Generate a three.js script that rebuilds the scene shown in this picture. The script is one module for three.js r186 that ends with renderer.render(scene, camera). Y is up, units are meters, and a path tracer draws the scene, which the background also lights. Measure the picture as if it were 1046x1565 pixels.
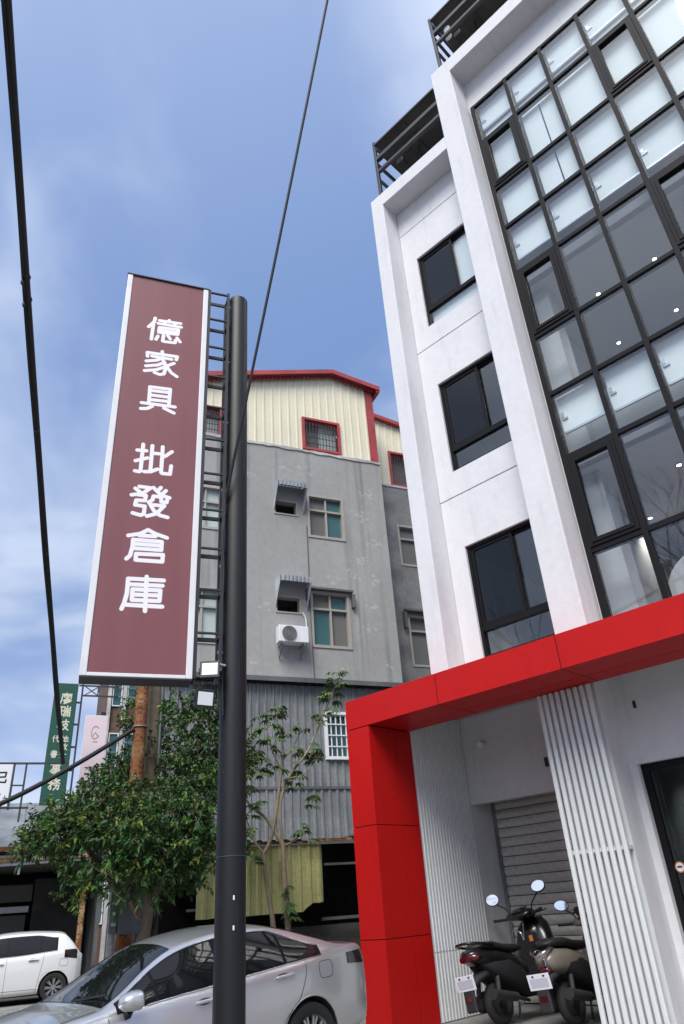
import * as THREE from 'three';
import { mergeGeometries, mergeVertices } from 'three/addons/utils/BufferGeometryUtils.js';
import { RoundedBoxGeometry } from 'three/addons/geometries/RoundedBoxGeometry.js';

// ---------------------------------------------------------------- camera, sky, sun, exposure
const scene = new THREE.Scene();
const camera = new THREE.PerspectiveCamera(72.1, 684 / 1024, 0.05, 1200);
camera.position.set(0, 1.45, 0);
{
  const yaw = 46.7 * Math.PI / 180, pitch = 29.507 * Math.PI / 180, roll = 4.166 * Math.PI / 180;
  const up = new THREE.Vector3(0, 1, 0), h = new THREE.Vector3(-Math.cos(yaw), 0, -Math.sin(yaw));
  const fw = h.clone().multiplyScalar(Math.cos(pitch)).addScaledVector(up, Math.sin(pitch));
  const r = fw.clone().cross(up).normalize(), u = r.clone().cross(fw);
  const R = r.clone().multiplyScalar(Math.cos(roll)).addScaledVector(u, -Math.sin(roll));
  const U = r.clone().multiplyScalar(Math.sin(roll)).addScaledVector(u, Math.cos(roll));
  camera.quaternion.setFromRotationMatrix(new THREE.Matrix4().makeBasis(R, U, fw.negate()));
}
const renderer = new THREE.WebGLRenderer({ antialias: true });
renderer.setSize(684, 1024);
renderer.toneMapping = THREE.LinearToneMapping;
renderer.toneMappingExposure = 2.5;
renderer.shadowMap.enabled = true;

const SUN = new THREE.Vector3(0.20, 0.86, 0.47).normalize();
const sun = new THREE.DirectionalLight(new THREE.Color(1.0, 0.965, 0.92), 1.5);
sun.position.copy(SUN).multiplyScalar(60); sun.target.position.set(-6, 3, -8);
sun.castShadow = true; sun.shadow.radius = 60; sun.shadow.mapSize.set(2048, 2048);
Object.assign(sun.shadow.camera, { left: -40, right: 40, top: 40, bottom: -40, near: 1, far: 140 });
scene.add(sun, sun.target);

// ---------------------------------------------------------------- noise
let seed = 12345;
const rnd = () => { seed = (seed + 0x6d2b79f5) | 0; let t = Math.imul(seed ^ (seed >>> 15), 1 | seed); t = (t + Math.imul(t ^ (t >>> 7), 61 | t)) ^ t; return ((t ^ (t >>> 14)) >>> 0) / 4294967296; };
const rr = (a, b) => a + (b - a) * rnd();
const hash = (x, y, z) => { let h = Math.imul(x, 374761393) ^ Math.imul(y, 668265263) ^ Math.imul(z, 2147483647 - 1274126177); h = Math.imul(h ^ (h >>> 13), 1274126177); return ((h ^ (h >>> 16)) >>> 0) / 4294967296; };
const sm = (t) => t * t * (3 - 2 * t), lerp = (a, b, t) => a + (b - a) * t, clamp = (x, a = 0, b = 1) => Math.min(b, Math.max(a, x));
const sstep = (a, b, x) => sm(clamp((x - a) / (b - a)));
function noise3(x, y, z) {
  const ix = Math.floor(x), iy = Math.floor(y), iz = Math.floor(z), fx = sm(x - ix), fy = sm(y - iy), fz = sm(z - iz);
  const c = (a, b, d) => hash(ix + a, iy + b, iz + d);
  return lerp(lerp(lerp(c(0, 0, 0), c(1, 0, 0), fx), lerp(c(0, 1, 0), c(1, 1, 0), fx), fy), lerp(lerp(c(0, 0, 1), c(1, 0, 1), fx), lerp(c(0, 1, 1), c(1, 1, 1), fx), fy), fz);
}
const fbm3 = (x, y, z, o = 5) => { let s = 0, a = 0.5, n = 0; for (let i = 0; i < o; i++, a *= 0.5) { s += a * noise3(x, y, z); n += a; x = x * 2.03 + 7; y = y * 2.03 + 3; z = z * 2.03 + 1; } return s / n; };
function tnoise(x, y, p, s) {   // tiles every p cells
  const ix = Math.floor(x), iy = Math.floor(y), fx = sm(x - ix), fy = sm(y - iy), m = (v) => ((v % p) + p) % p;
  const c = (a, b) => hash(m(ix + a), m(iy + b), s);
  return lerp(lerp(c(0, 0), c(1, 0), fx), lerp(c(0, 1), c(1, 1), fx), fy);
}
const tfbm = (u, v, p, s, o = 4) => { let t = 0, a = 0.5, n = 0; for (let i = 0; i < o; i++, a *= 0.5) { t += a * tnoise(u * p, v * p, p, s + i); n += a; p *= 2; } return t / n; };

// ---------------------------------------------------------------- sky: thin high cloud over blue, haze towards the horizon
{
  const W = 2048, H = 1024, data = new Float32Array(W * H * 4), GAIN = 0.455;
  for (let j = 0; j < H; j++) {
    const el = ((j + 0.5) / H - 0.5) * Math.PI, y = Math.sin(el), c = Math.cos(el);
    for (let i = 0; i < W; i++) {
      const az = ((i + 0.5) / W - 0.5) * 2 * Math.PI, x = Math.cos(az) * c, z = Math.sin(az) * c;
      const yy = Math.max(y, 0), hz = Math.pow(1 - yy, 3.2);
      let r = lerp(0.130, 0.51, hz), g = lerp(0.242, 0.64, hz), b = lerp(0.515, 0.90, hz);
      // veils of cirrus on a flat layer
      const k = 1 / (yy + 0.28), px = x * k, pz = z * k;
      const warp = fbm3(px * 0.9 + 3, pz * 0.9 - 5, 2.5, 4) - 0.5;
      let cl = fbm3(px * 2.6 + warp * 2.2 + 11, pz * 2.3 + warp * 2.0 + 4, 7.7, 6);
      const broad = fbm3(px * 0.55 - 2.3, pz * 0.55 + 8.1, 1.1, 3);
      cl = sstep(0.44, 0.72, cl * 0.86 + broad * 0.32 - 0.05) * 0.8;
      r = lerp(r, 0.63, cl); g = lerp(g, 0.71, cl); b = lerp(b, 0.88, cl);
      const cs = x * SUN.x + y * SUN.y + z * SUN.z;    // aureole of the veiled sun
      const au = Math.pow(Math.max(0, 0.5 + 0.5 * cs), 5) * 0.55 + Math.pow(Math.max(0, cs), 40) * 2.0;
      r += au * 1.0; g += au * 0.97; b += au * 0.92;
      if (y < 0) { const d = clamp(-y * 6); r = lerp(r, 0.2, d); g = lerp(g, 0.2, d); b = lerp(b, 0.2, d); }
      const o = (j * W + i) * 4; data[o] = r * GAIN; data[o + 1] = g * GAIN; data[o + 2] = b * GAIN; data[o + 3] = 1;
    }
  }
  const t = new THREE.DataTexture(data, W, H, THREE.RGBAFormat, THREE.FloatType);
  t.mapping = THREE.EquirectangularReflectionMapping; t.magFilter = THREE.LinearFilter; t.needsUpdate = true;
  scene.background = t; scene.environment = t;
}

// ---------------------------------------------------------------- helpers
const V = (x, y, z) => new THREE.Vector3(x, y, z);
const taken = new Map();
const numbered = (name) => { const k = taken.get(name) ?? 0; taken.set(name, k + 1); return k ? name + '_' + String(k).padStart(3, '0') : name; };
function thing(name, label, category, pos = [0, 0, 0], turn = 0, group) {
  const o = new THREE.Group(); o.name = numbered(name); o.position.set(...pos); o.rotation.y = turn;
  o.userData = { label, category }; if (group) o.userData.group = group; scene.add(o); return o;
}
const flat = (g) => { g = g.index ? g.toNonIndexed() : g; for (const k of Object.keys(g.attributes)) if (!['position', 'normal', 'uv'].includes(k)) g.deleteAttribute(k); if (!g.attributes.uv) g.setAttribute('uv', new THREE.BufferAttribute(new Float32Array(g.attributes.position.count * 2), 2)); if (!g.attributes.normal) g.computeVertexNormals(); return g; };
const merge = (...gs) => { gs = gs.flat(Infinity); return gs.length === 1 ? gs[0] : mergeGeometries(gs.map(flat)); };
function metreUV(g) {   // uv in metres, projected along the main axis of each face
  g = flat(g); const p = g.attributes.position, n = g.attributes.normal, uv = new Float32Array(p.count * 2);
  for (let i = 0; i < p.count; i++) {
    const ax = Math.abs(n.getX(i)), ay = Math.abs(n.getY(i)), az = Math.abs(n.getZ(i)), x = p.getX(i), y = p.getY(i), z = p.getZ(i);
    const q = ay >= ax && ay >= az ? [x, z] : ax >= az ? [z, y] : [x, y]; uv[i * 2] = q[0]; uv[i * 2 + 1] = q[1];
  }
  g.setAttribute('uv', new THREE.BufferAttribute(uv, 2)); return g;
}
function mesh(name, geo, mat, parent, own) {
  let g = Array.isArray(geo) ? merge(geo) : geo;
  if (mat.userData.metres && !own) g = metreUV(g);
  const m = new THREE.Mesh(g, mat); m.name = parent ? name : numbered(name); m.castShadow = m.receiveShadow = true;
  (parent ?? scene).add(m); return m;
}
const part = (name, parent) => { const g = new THREE.Group(); g.name = name; parent.add(g); return g; };
// box given by its two corners
const bx = (x0, x1, y0, y1, z0, z1) => { const g = new THREE.BoxGeometry(Math.abs(x1 - x0), Math.abs(y1 - y0), Math.abs(z1 - z0)); g.translate((x0 + x1) / 2, (y0 + y1) / 2, (z0 + z1) / 2); return g; };
const rbx = (x0, x1, y0, y1, z0, z1, r = 0.01, s = 2) => { const g = new RoundedBoxGeometry(Math.abs(x1 - x0), Math.abs(y1 - y0), Math.abs(z1 - z0), s, r); g.translate((x0 + x1) / 2, (y0 + y1) / 2, (z0 + z1) / 2); return g; };
const tube = (pts, r, seg = 12, rad = 6, closed = false) => new THREE.TubeGeometry(new THREE.CatmullRomCurve3(pts.map((p) => p.isVector3 ? p : V(...p)), closed), seg, r, rad, closed);
function bar(a, b, w, d = w) {   // square bar from a to b
  a = V(...a); b = V(...b); const g = new THREE.BoxGeometry(w, a.distanceTo(b), d), q = new THREE.Quaternion().setFromUnitVectors(V(0, 1, 0), b.clone().sub(a).normalize());
  g.applyQuaternion(q); g.translate((a.x + b.x) / 2, (a.y + b.y) / 2, (a.z + b.z) / 2); return g;
}
function rod(a, b, r0, r1 = r0, n = 10) {
  a = V(...a); b = V(...b); const g = new THREE.CylinderGeometry(r1, r0, a.distanceTo(b), n, 1), q = new THREE.Quaternion().setFromUnitVectors(V(0, 1, 0), b.clone().sub(a).normalize());
  g.applyQuaternion(q); g.translate((a.x + b.x) / 2, (a.y + b.y) / 2, (a.z + b.z) / 2); return g;
}
// tube whose radius changes along it
function limb(pts, radii, rad = 7, seg = 5) {
  const c = new THREE.CatmullRomCurve3(pts.map((p) => V(...p))), N = (pts.length - 1) * seg, g = new THREE.TubeGeometry(c, N, 1, rad, false), P = g.attributes.position;
  for (let i = 0; i <= N; i++) {
    const t = i / N, ctr = c.getPointAt(t), f = t * (radii.length - 1), k = Math.min(radii.length - 2, Math.floor(f)), R = lerp(radii[k], radii[k + 1], f - k);
    for (let j = 0; j <= rad; j++) { const o = i * (rad + 1) + j; P.setXYZ(o, ctr.x + (P.getX(o) - ctr.x) * R, ctr.y + (P.getY(o) - ctr.y) * R, ctr.z + (P.getZ(o) - ctr.z) * R); }
  }
  g.computeVertexNormals(); return g;
}
// wall in the x-y plane with rectangular holes [x0,x1,y0,y1], from z0 to z1
function holed(x0, x1, y0, y1, z0, z1, holes = [], bevel = 0) {
  const s = new THREE.Shape([[x0, y0], [x1, y0], [x1, y1], [x0, y1]].map((p) => new THREE.Vector2(...p)));
  for (const [a, b, c, d] of holes) s.holes.push(new THREE.Path([[a, c], [a, d], [b, d], [b, c]].map((p) => new THREE.Vector2(...p))));
  const g = new THREE.ExtrudeGeometry(s, { depth: z1 - z0, bevelEnabled: bevel > 0, bevelSize: bevel, bevelThickness: bevel, bevelOffset: -bevel, bevelSegments: 1 });
  g.translate(0, 0, z0); return g;
}
const extrude = (pts, z0, z1, bevel = 0, seg = 1) => { const g = new THREE.ExtrudeGeometry(new THREE.Shape(pts.map((p) => new THREE.Vector2(...p))), { depth: z1 - z0 - 2 * bevel, bevelEnabled: bevel > 0, bevelSize: bevel, bevelThickness: bevel, bevelOffset: -bevel, bevelSegments: seg, curveSegments: 6 }); g.translate(0, 0, z0 + bevel); return g; };
const frameBox = (x0, x1, y0, y1, z0, z1, t) => holed(x0, x1, y0, y1, z0, z1, [[x0 + t, x1 - t, y0 + t, y1 - t]], 0.003);
// ribbed sheet in the x-y plane
function ribbed({ x0, x1, bot, top, period, depth, z, holes = [], shape = [0, 0.62, 0.70, 0.92] }) {
  const bo = typeof bot === 'number' ? () => bot : bot, to = typeof top === 'number' ? () => top : top;
  const prof = (x) => { const t = ((x - x0) / period) % 1, [a, b, c, d] = shape; return t < b ? 0 : t < c ? (t - b) / (c - b) : t < d ? 1 : (1 - t) / (1 - d); };
  const xs = new Set([x0, x1]);
  for (let k = 0; x0 + k * period < x1; k++) for (const s of shape) { const x = x0 + (k + s) * period; if (x > x0 && x < x1) xs.add(x); }
  for (const h of holes) for (const x of [h[0], h[1]]) if (x > x0 && x < x1) xs.add(x);
  const X = [...xs].sort((a, b) => a - b), pos = [], uv = [];
  for (let i = 0; i + 1 < X.length; i++) {
    const a = X[i], b = X[i + 1], m = (a + b) / 2; if (b - a < 1e-6) continue;
    let cuts = holes.filter((h) => m > h[0] && m < h[1]).sort((p, q) => p[2] - q[2]), lo = null, segs = [];
    for (const h of cuts) { segs.push([lo, h[2]]); lo = h[3]; } segs.push([lo, null]);
    const za = z + depth * prof(a + 1e-7), zb = z + depth * prof(b - 1e-7);
    for (const [l, t] of segs) {
      const la = l ?? bo(a), lb = l ?? bo(b), ta = t ?? to(a), tb = t ?? to(b); if (ta <= la && tb <= lb) continue;
      pos.push(a, la, za, b, lb, zb, b, tb, zb, a, la, za, b, tb, zb, a, ta, za); uv.push(a, la, b, lb, b, tb, a, la, b, tb, a, ta);
    }
  }
  const g = new THREE.BufferGeometry(); g.setAttribute('position', new THREE.Float32BufferAttribute(pos, 3)); g.setAttribute('uv', new THREE.Float32BufferAttribute(uv, 2)); g.computeVertexNormals(); return g;
}
// closed loft along x of superellipse sections [x, y, halfHeight, halfWidth, z = 0, power = 2.6]
function loft(sec, n = 20) {
  const pos = [], idx = [], N = sec.length;
  for (const [x, y, h, w, z = 0, p = 2.6] of sec) for (let j = 0; j < n; j++) {
    const a = j / n * 2 * Math.PI, c = Math.cos(a), s = Math.sin(a), e = 2 / p;
    pos.push(x, y + h * Math.sign(s) * Math.pow(Math.abs(s), e), z + w * Math.sign(c) * Math.pow(Math.abs(c), e));
  }
  for (let i = 0; i + 1 < N; i++) for (let j = 0; j < n; j++) { const a = i * n + j, b = i * n + (j + 1) % n, c = a + n, d = b + n; idx.push(a, c, b, b, c, d); }
  for (const [i, f] of [[0, 1], [N - 1, 0]]) { const c = pos.length / 3; pos.push(sec[i][0], sec[i][1], sec[i][4] ?? 0); for (let j = 0; j < n; j++) { const a = i * n + j, b = i * n + (j + 1) % n; f ? idx.push(c, a, b) : idx.push(c, b, a); } }
  const g = new THREE.BufferGeometry(); g.setAttribute('position', new THREE.Float32BufferAttribute(pos, 3)); g.setIndex(idx); g.computeVertexNormals(); return g;
}
const ball = (x, y, z, a, b, c, n = 16) => { const g = new THREE.SphereGeometry(1, n, n * 0.7 | 0); g.scale(a, b, c); g.translate(x, y, z); return g; };
const spline = (pts) => (x) => { if (x <= pts[0][0]) return pts[0][1]; for (let i = 1; i < pts.length; i++) if (x <= pts[i][0]) { const p0 = pts[Math.max(0, i - 2)], p1 = pts[i - 1], p2 = pts[i], p3 = pts[Math.min(pts.length - 1, i + 1)], t = (x - p1[0]) / (p2[0] - p1[0]), h = p2[0] - p1[0]; const m1 = p2[0] - p0[0] ? (p2[1] - p0[1]) / (p2[0] - p0[0]) * h : 0, m2 = p3[0] - p1[0] ? (p3[1] - p1[1]) / (p3[0] - p1[0]) * h : 0, t2 = t * t, t3 = t2 * t; return (2 * t3 - 3 * t2 + 1) * p1[1] + (t3 - 2 * t2 + t) * m1 + (-2 * t3 + 3 * t2) * p2[1] + (t3 - t2) * m2; } return pts[pts.length - 1][1]; };

// ---------------------------------------------------------------- materials
function tex(size, fn, { metres = 1, srgb = true, h = size, repeat = true } = {}) {
  const d = new Uint8Array(size * h * 4);
  for (let j = 0; j < h; j++) for (let i = 0; i < size; i++) { const c = fn((i + 0.5) / size, (j + 0.5) / h), o = (j * size + i) * 4; for (let k = 0; k < 3; k++) d[o + k] = clamp(Array.isArray(c) ? c[k] : c) * 255; d[o + 3] = 255; }
  const t = new THREE.DataTexture(d, size, h); t.magFilter = THREE.LinearFilter; t.minFilter = THREE.LinearFilter;
  if (repeat) t.wrapS = t.wrapT = THREE.RepeatWrapping; if (srgb) t.colorSpace = THREE.SRGBColorSpace;
  t.repeat.set(1 / metres, 1 / metres); t.needsUpdate = true; return t;
}
const lin = (r, g, b) => new THREE.Color().setRGB(r, g, b);
const mat = (color, roughness = 0.7, extra = {}) => { const { metres, ...o } = extra; const m = new THREE.MeshPhysicalMaterial({ color, roughness, metalness: 0, ...o }); if (metres) m.userData.metres = true; return m; };
const mixc = (a, b, t) => a.map((v, i) => lerp(v, b[i], t));
const bumpFine = tex(256, (u, v) => tfbm(u, v, 32, 3, 3), { metres: 0.6, srgb: false });
const blotch = tex(512, (u, v) => { const a = tfbm(u, v, 4, 20, 5), b = tfbm(u, v, 48, 31, 2), st = tfbm(u, v * 0.12, 40, 57, 3); return clamp(0.965 + (a - 0.5) * 0.045 + (b - 0.5) * 0.035 - Math.max(0, st - 0.64) * 0.13); }, { metres: 4.3 });
const grime = tex(512, (u, v) => { const a = tfbm(u, v, 5, 71, 5), b = tfbm(u, v, 64, 91, 2); return clamp(0.86 + (a - 0.5) * 0.36 + (b - 0.5) * 0.14); }, { metres: 2.7 });
const rustMap = tex(512, (u, v) => { const a = tfbm(u, v, 6, 111, 5), b = tfbm(u, v, 50, 131, 3); return mixc(mixc([0.54, 0.35, 0.21], [0.68, 0.56, 0.42], sstep(0.42, 0.62, a)), [0.30, 0.18, 0.12], sstep(0.52, 0.75, b)); }, { metres: 1.3 });
const M = {
  white: mat(lin(0.71, 0.71, 0.725), 0.75, { map: blotch, bumpMap: bumpFine, bumpScale: 0.0012, metres: true }),
  whiteIn: mat(lin(0.72, 0.72, 0.72), 0.8, { map: blotch, metres: true }),
  fluted: mat(lin(0.70, 0.72, 0.72), 0.45, { map: blotch, metres: true }),
  red: mat(lin(0.50, 0.008, 0.007), 0.45, { map: blotch, metres: true, specularIntensity: 0.45, bumpMap: tex(128, (u, v) => tfbm(u, v, 4, 711, 2), { metres: 1.7, srgb: false }), bumpScale: 0.006 }),
  joint: mat(lin(0.02, 0.004, 0.005), 0.9),
  blackFrame: mat(lin(0.009, 0.009, 0.011), 0.55, { specularIntensity: 0.3 }),
  steelDark: mat(lin(0.05, 0.052, 0.06), 0.5, { map: grime, metres: true }),
  roofUnder: mat(lin(0.10, 0.088, 0.075), 0.8, { map: grime, metres: true }),
  glass: mat(lin(0.92, 0.945, 0.95), 0.02, { transmission: 1, thickness: 0, ior: 1.65 }),
  glassTint: mat(lin(0.42, 0.46, 0.48), 0.02, { transmission: 1, thickness: 0, ior: 1.42 }),
  blind: mat(lin(0.86, 0.89, 0.89), 0.9),
  alu: mat(lin(0.62, 0.64, 0.66), 0.35, { metalness: 0.9 }),
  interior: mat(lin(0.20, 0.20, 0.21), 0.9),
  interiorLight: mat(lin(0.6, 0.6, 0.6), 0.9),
  bulb: mat(lin(1, 1, 1), 0.5, { emissive: lin(1, 0.94, 0.82), emissiveIntensity: 3 }),
  shutter: mat(lin(0.74, 0.72, 0.66), 0.55, { map: grime, metres: true }),
  asphalt: mat(lin(0.055, 0.056, 0.058), 0.95, { map: tex(512, (u, v) => { const a = tfbm(u, v, 6, 211, 4), b = tfbm(u, v, 120, 231, 1); return clamp(0.72 + (a - 0.5) * 0.4 + (b - 0.5) * 0.5); }, { metres: 3.1 }), bumpMap: bumpFine, bumpScale: 0.004, metres: true }),
  concrete: mat(lin(0.30, 0.295, 0.28), 0.9, { map: grime, bumpMap: bumpFine, bumpScale: 0.002, metres: true }),
  cream: mat(lin(0.76, 0.71, 0.54), 0.55, { map: blotch, metres: true }),
  redTrim: mat(lin(0.47, 0.055, 0.06), 0.5, { map: grime, metres: true }),
  greyCorr: mat(lin(0.27, 0.285, 0.295), 0.55, { map: grime, metres: true, metalness: 0.1 }),
  greyFlash: mat(lin(0.14, 0.145, 0.15), 0.6, { map: grime, metres: true }),
  sash: mat(lin(0.36, 0.33, 0.29), 0.55),
  tealGlass: mat(lin(0.05, 0.13, 0.14), 0.06, { clearcoat: 1, clearcoatRoughness: 0.03 }),
  greyScreen: mat(lin(0.13, 0.13, 0.125), 0.7),
  paleGlass: mat(lin(0.42, 0.50, 0.48), 0.08),
  whitePaint: mat(lin(0.78, 0.79, 0.80), 0.5, { map: blotch, metres: true }),
  dirtyWhite: mat(lin(0.60, 0.59, 0.56), 0.8, { map: grime, metres: true }),
  bars: mat(lin(0.05, 0.035, 0.035), 0.6),
  dark: mat(lin(0.018, 0.018, 0.018), 0.9), shadeDark: mat(lin(0.10, 0.095, 0.088), 0.95, { map: grime, metres: true }),  // second material: grimy dark colour standing in for shade in unlit interiors
  rust: mat(lin(0.9, 0.9, 0.9), 0.9, { map: rustMap, metres: true }),
  galv: mat(lin(0.34, 0.36, 0.37), 0.5, { map: grime, metres: true, metalness: 0.4 }),
  awning: mat(lin(0.58, 0.62, 0.66), 0.45, { map: grime, metres: true }),
  yellowFrp: mat(lin(0.95, 0.95, 0.95), 0.6, { map: tex(512, (u, v) => { const a = tfbm(u, v * 0.5, 6, 311, 4), s = tfbm(u, v * 0.06, 36, 331, 3), f = tfbm(u, v, 60, 351, 2); return mixc(mixc([0.74, 0.73, 0.50], [0.61, 0.61, 0.40], sstep(0.40, 0.66, s * 0.5 + a * 0.5)), [0.50, 0.50, 0.38], sstep(0.50, 0.80, f) * 0.25); }, { metres: 2.3 }), metres: true }),
  poleBlack: mat(lin(0.9, 0.9, 0.9), 0.52, { map: tex(512, (u, v) => { const a = tfbm(u, v, 8, 411, 4), s = tfbm(u * 1.0, v * 0.05, 60, 431, 2), f = tfbm(u, v, 90, 451, 2); const sc = sstep(0.80, 0.86, s) * sstep(0.52, 0.62, a); return mixc(mixc([0.07, 0.073, 0.088], [0.05, 0.052, 0.06], a), [0.50, 0.50, 0.50], sc * 0.7 + sstep(0.84, 0.9, f) * 0.25); }, { metres: 0.9 }), bumpMap: bumpFine, bumpScale: 0.0006, metres: true }),
  black: mat(lin(0.018, 0.018, 0.02), 0.5),
  rubber: mat(lin(0.018, 0.018, 0.018), 0.85),
  cable: mat(lin(0.014, 0.014, 0.015), 0.6),
  signFrame: mat(lin(0.80, 0.80, 0.80), 0.35, { map: blotch, metres: true }),
  lampGlass: mat(lin(0.86, 0.87, 0.88), 0.25, { clearcoat: 1, clearcoatRoughness: 0.05 }),
  bark: mat(lin(0.30, 0.235, 0.17), 0.95, { map: grime, metres: true, bumpMap: bumpFine, bumpScale: 0.006 }),
  barkPale: mat(lin(0.42, 0.34, 0.22), 0.9, { map: grime, metres: true, bumpMap: bumpFine, bumpScale: 0.003 }),
  silver: mat(lin(0.62, 0.62, 0.62), 0.30, { metalness: 0.68, clearcoat: 1, clearcoatRoughness: 0.04 }),
  carWhite: mat(lin(0.72, 0.73, 0.74), 0.35, { clearcoat: 1, clearcoatRoughness: 0.05 }),
  carGlass: mat(lin(0.008, 0.009, 0.010), 0.03, { ior: 1.42 }),
  chrome: mat(lin(0.70, 0.71, 0.72), 0.12, { metalness: 1 }),
  rim: mat(lin(0.52, 0.53, 0.54), 0.3, { metalness: 0.85 }),
  rimDark: mat(lin(0.03, 0.03, 0.032), 0.6),
  tail: mat(lin(0.07, 0.004, 0.005), 0.12, { clearcoat: 1 }),
  tailDark: mat(lin(0.012, 0.008, 0.009), 0.1, { clearcoat: 1 }),
  scootBlack: mat(lin(0.005, 0.005, 0.006), 0.35, { clearcoat: 0.7, clearcoatRoughness: 0.15 }),
  scootMatte: mat(lin(0.006, 0.006, 0.007), 0.7),
  scootGrey: mat(lin(0.022, 0.022, 0.024), 0.6),
  scootBeige: mat(lin(0.15, 0.132, 0.105), 0.35, { clearcoat: 0.6 }),
  mirror: mat(lin(0.92, 0.93, 0.94), 0.03, { metalness: 1 }),
  plateWhite: mat(lin(0.74, 0.75, 0.78), 0.5),
  plateGrey: mat(lin(0.50, 0.50, 0.56), 0.6),
  seat: mat(lin(0.012, 0.012, 0.012), 0.6),
  orange: mat(lin(0.55, 0.20, 0.04), 0.6),
};

// ---------------------------------------------------------------- ground
{
  // the forecourt falls gently towards the street
  const ys = (z) => clamp((-z - 2.32) * 0.064 - 0.215, -0.215, 0), zs = [250, 20, -2.32, -5.68, -30, -250], P = [], ix = [];
  zs.forEach((z) => P.push(-250, ys(z), z, 250, ys(z), z)); for (let k = 0; k + 1 < zs.length; k++) { const a = k * 2; ix.push(a, a + 1, a + 2, a + 1, a + 3, a + 2); }
  let g = new THREE.BufferGeometry(); g.setAttribute('position', new THREE.Float32BufferAttribute(P, 3)); g.setIndex(ix); g = g.toNonIndexed(); g.computeVertexNormals();
  mesh('ground', g, M.concrete).userData = { kind: 'structure' };
  mesh('road', [bx(-250, 250, -0.30, -0.205, 3, 16)], M.asphalt).userData = { kind: 'structure' };
  mesh('pavement', [rbx(-7.97, 3.2, -0.1, 0.02, -21, -8.12, 0.008)], M.concrete).userData = { kind: 'structure' };
}

// ---------------------------------------------------------------- white office building
// built in world metres; the group stands at the foot of its left pillar
const office = thing('office_building', 'white office building with tall black-framed curtain wall above the red portal', 'building', [-6.78, 0, -9]);
const off = (o) => { o.position.set(6.78, 0, 9); return o; };
const op = (name, geo, m, parent) => { const o = mesh(name, geo, m, parent ?? office); if (!parent) off(o); return o; };
const opg = (name) => off(part(name, office));

const WX0 = -6.06, WX1 = -4.36, WINS = [[12.02, 14.09], [8.38, 10.46], [4.82, 6.83]];
// structural wall behind the rendered bands, with the window openings
op('wall', [holed(-6.43, -4.03, 4.42, 15.92, -9.72, -9.516, WINS.map(([a, b]) => [WX0, WX1, a, b]))], M.white);
// rendered bands, parted by grooves
{
  const ys = [4.42, 7.865, 11.50, 15.118, 15.915];
  for (let i = 0; i < 4; i++) {
    const a = ys[i] + (i ? 0.011 : 0), b = ys[i + 1] - (i < 3 ? 0.011 : 0), h = WINS.filter(([p, q]) => p > a && q < b).map(([p, q]) => [WX0, WX1, p, q]);
    op('render_panel', [holed(-6.425, -4.035, a, b, -9.513, -9.48, h, 0.004)], M.white);
  }
}
// projecting frames round the two bays
op('facade_frame', [extrude([[-6.78, 4.38], [-6.43, 4.38], [-6.43, 15.92], [-4.522, 15.92], [-4.522, 16.33], [-6.78, 16.33]], -9.76, -9, 0.012, 2)], M.white);
op('facade_frame', [extrude([[-4.52, 4.38], [-4.02, 4.38], [-4.02, 18.30], [1.45, 18.30], [1.45, 4.38], [1.95, 4.38], [1.95, 18.76], [-4.52, 18.76]], -9.76, -9, 0.012, 2)], M.white);
op('lintel_wall', [bx(-4.025, 1.455, 17.27, 18.31, -9.8, -9.54)], M.white);
op('jamb_wall', [bx(-4.025, -3.96, 4.42, 17.27, -9.8, -9.54)], M.white);
op('jamb_wall', [bx(1.39, 1.455, 4.42, 17.27, -9.8, -9.54)], M.white);
// carcass: side walls, back, roofs
op('side_wall', [bx(-6.775, -6.56, 4.42, 16.3, -21, -9.77)], M.white);
op('side_wall', [bx(1.75, 1.945, 0, 18.7, -21, -9.77)], M.white);
op('side_wall', [bx(-4.515, -4.30, 16.3, 18.7, -21, -9.77)], M.white);
op('back_wall', [bx(-6.775, 1.945, 0, 18.7, -21.2, -21)], M.white);
op('roof', [bx(-6.55, -4.31, 15.95, 16.25, -21, -9.77)], M.concrete);
op('roof', [bx(-4.29, 1.74, 18.3, 18.62, -21, -9.77)], M.concrete);

// left bay windows: two sliding sashes over a fixed light
WINS.forEach(([y0, y1], i) => {
  const w = opg('window'), yt = y0 + 0.50, xm = -5.21, z = -9.6;
  mesh('window_frame', [frameBox(WX0 + 0.002, WX1 - 0.002, y0 + 0.002, y1 - 0.002, z - 0.05, z + 0.075, 0.05), bx(WX0 + 0.05, WX1 - 0.05, yt - 0.045, yt + 0.045, z - 0.045, z + 0.06)], M.blackFrame, w);
  mesh('sash', [frameBox(WX0 + 0.053, xm + 0.04, yt + 0.047, y1 - 0.053, z + 0.012, z + 0.052, 0.055)], M.blackFrame, w);
  mesh('sash', [frameBox(xm - 0.04, WX1 - 0.053, yt + 0.047, y1 - 0.053, z - 0.035, z + 0.006, 0.05)], M.blackFrame, w);
  mesh('insect_screen', [bx(WX0 + 0.108, xm - 0.015, yt + 0.102, y1 - 0.108, z + 0.028, z + 0.034)], M.glassTint, w);
  mesh('pane', [bx(xm + 0.01, WX1 - 0.103, yt + 0.097, y1 - 0.103, z - 0.018, z - 0.012)], M.glass, w);
  mesh('pane', [bx(WX0 + 0.052, WX1 - 0.052, y0 + 0.052, yt - 0.045, z + 0.01, z + 0.016)], M.glass, w);
  if (i === 0) { mesh('roller_blind', [bx(xm - 0.02, WX1 - 0.06, yt - 0.02, y1 - 0.06, z - 0.075, z - 0.06)], M.blind, w); mesh('roller_blind', [bx(WX0 + 0.06, WX1 - 0.06, y0 + 0.055, yt, z - 0.075, z - 0.06)], M.blind, w); }
});
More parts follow.
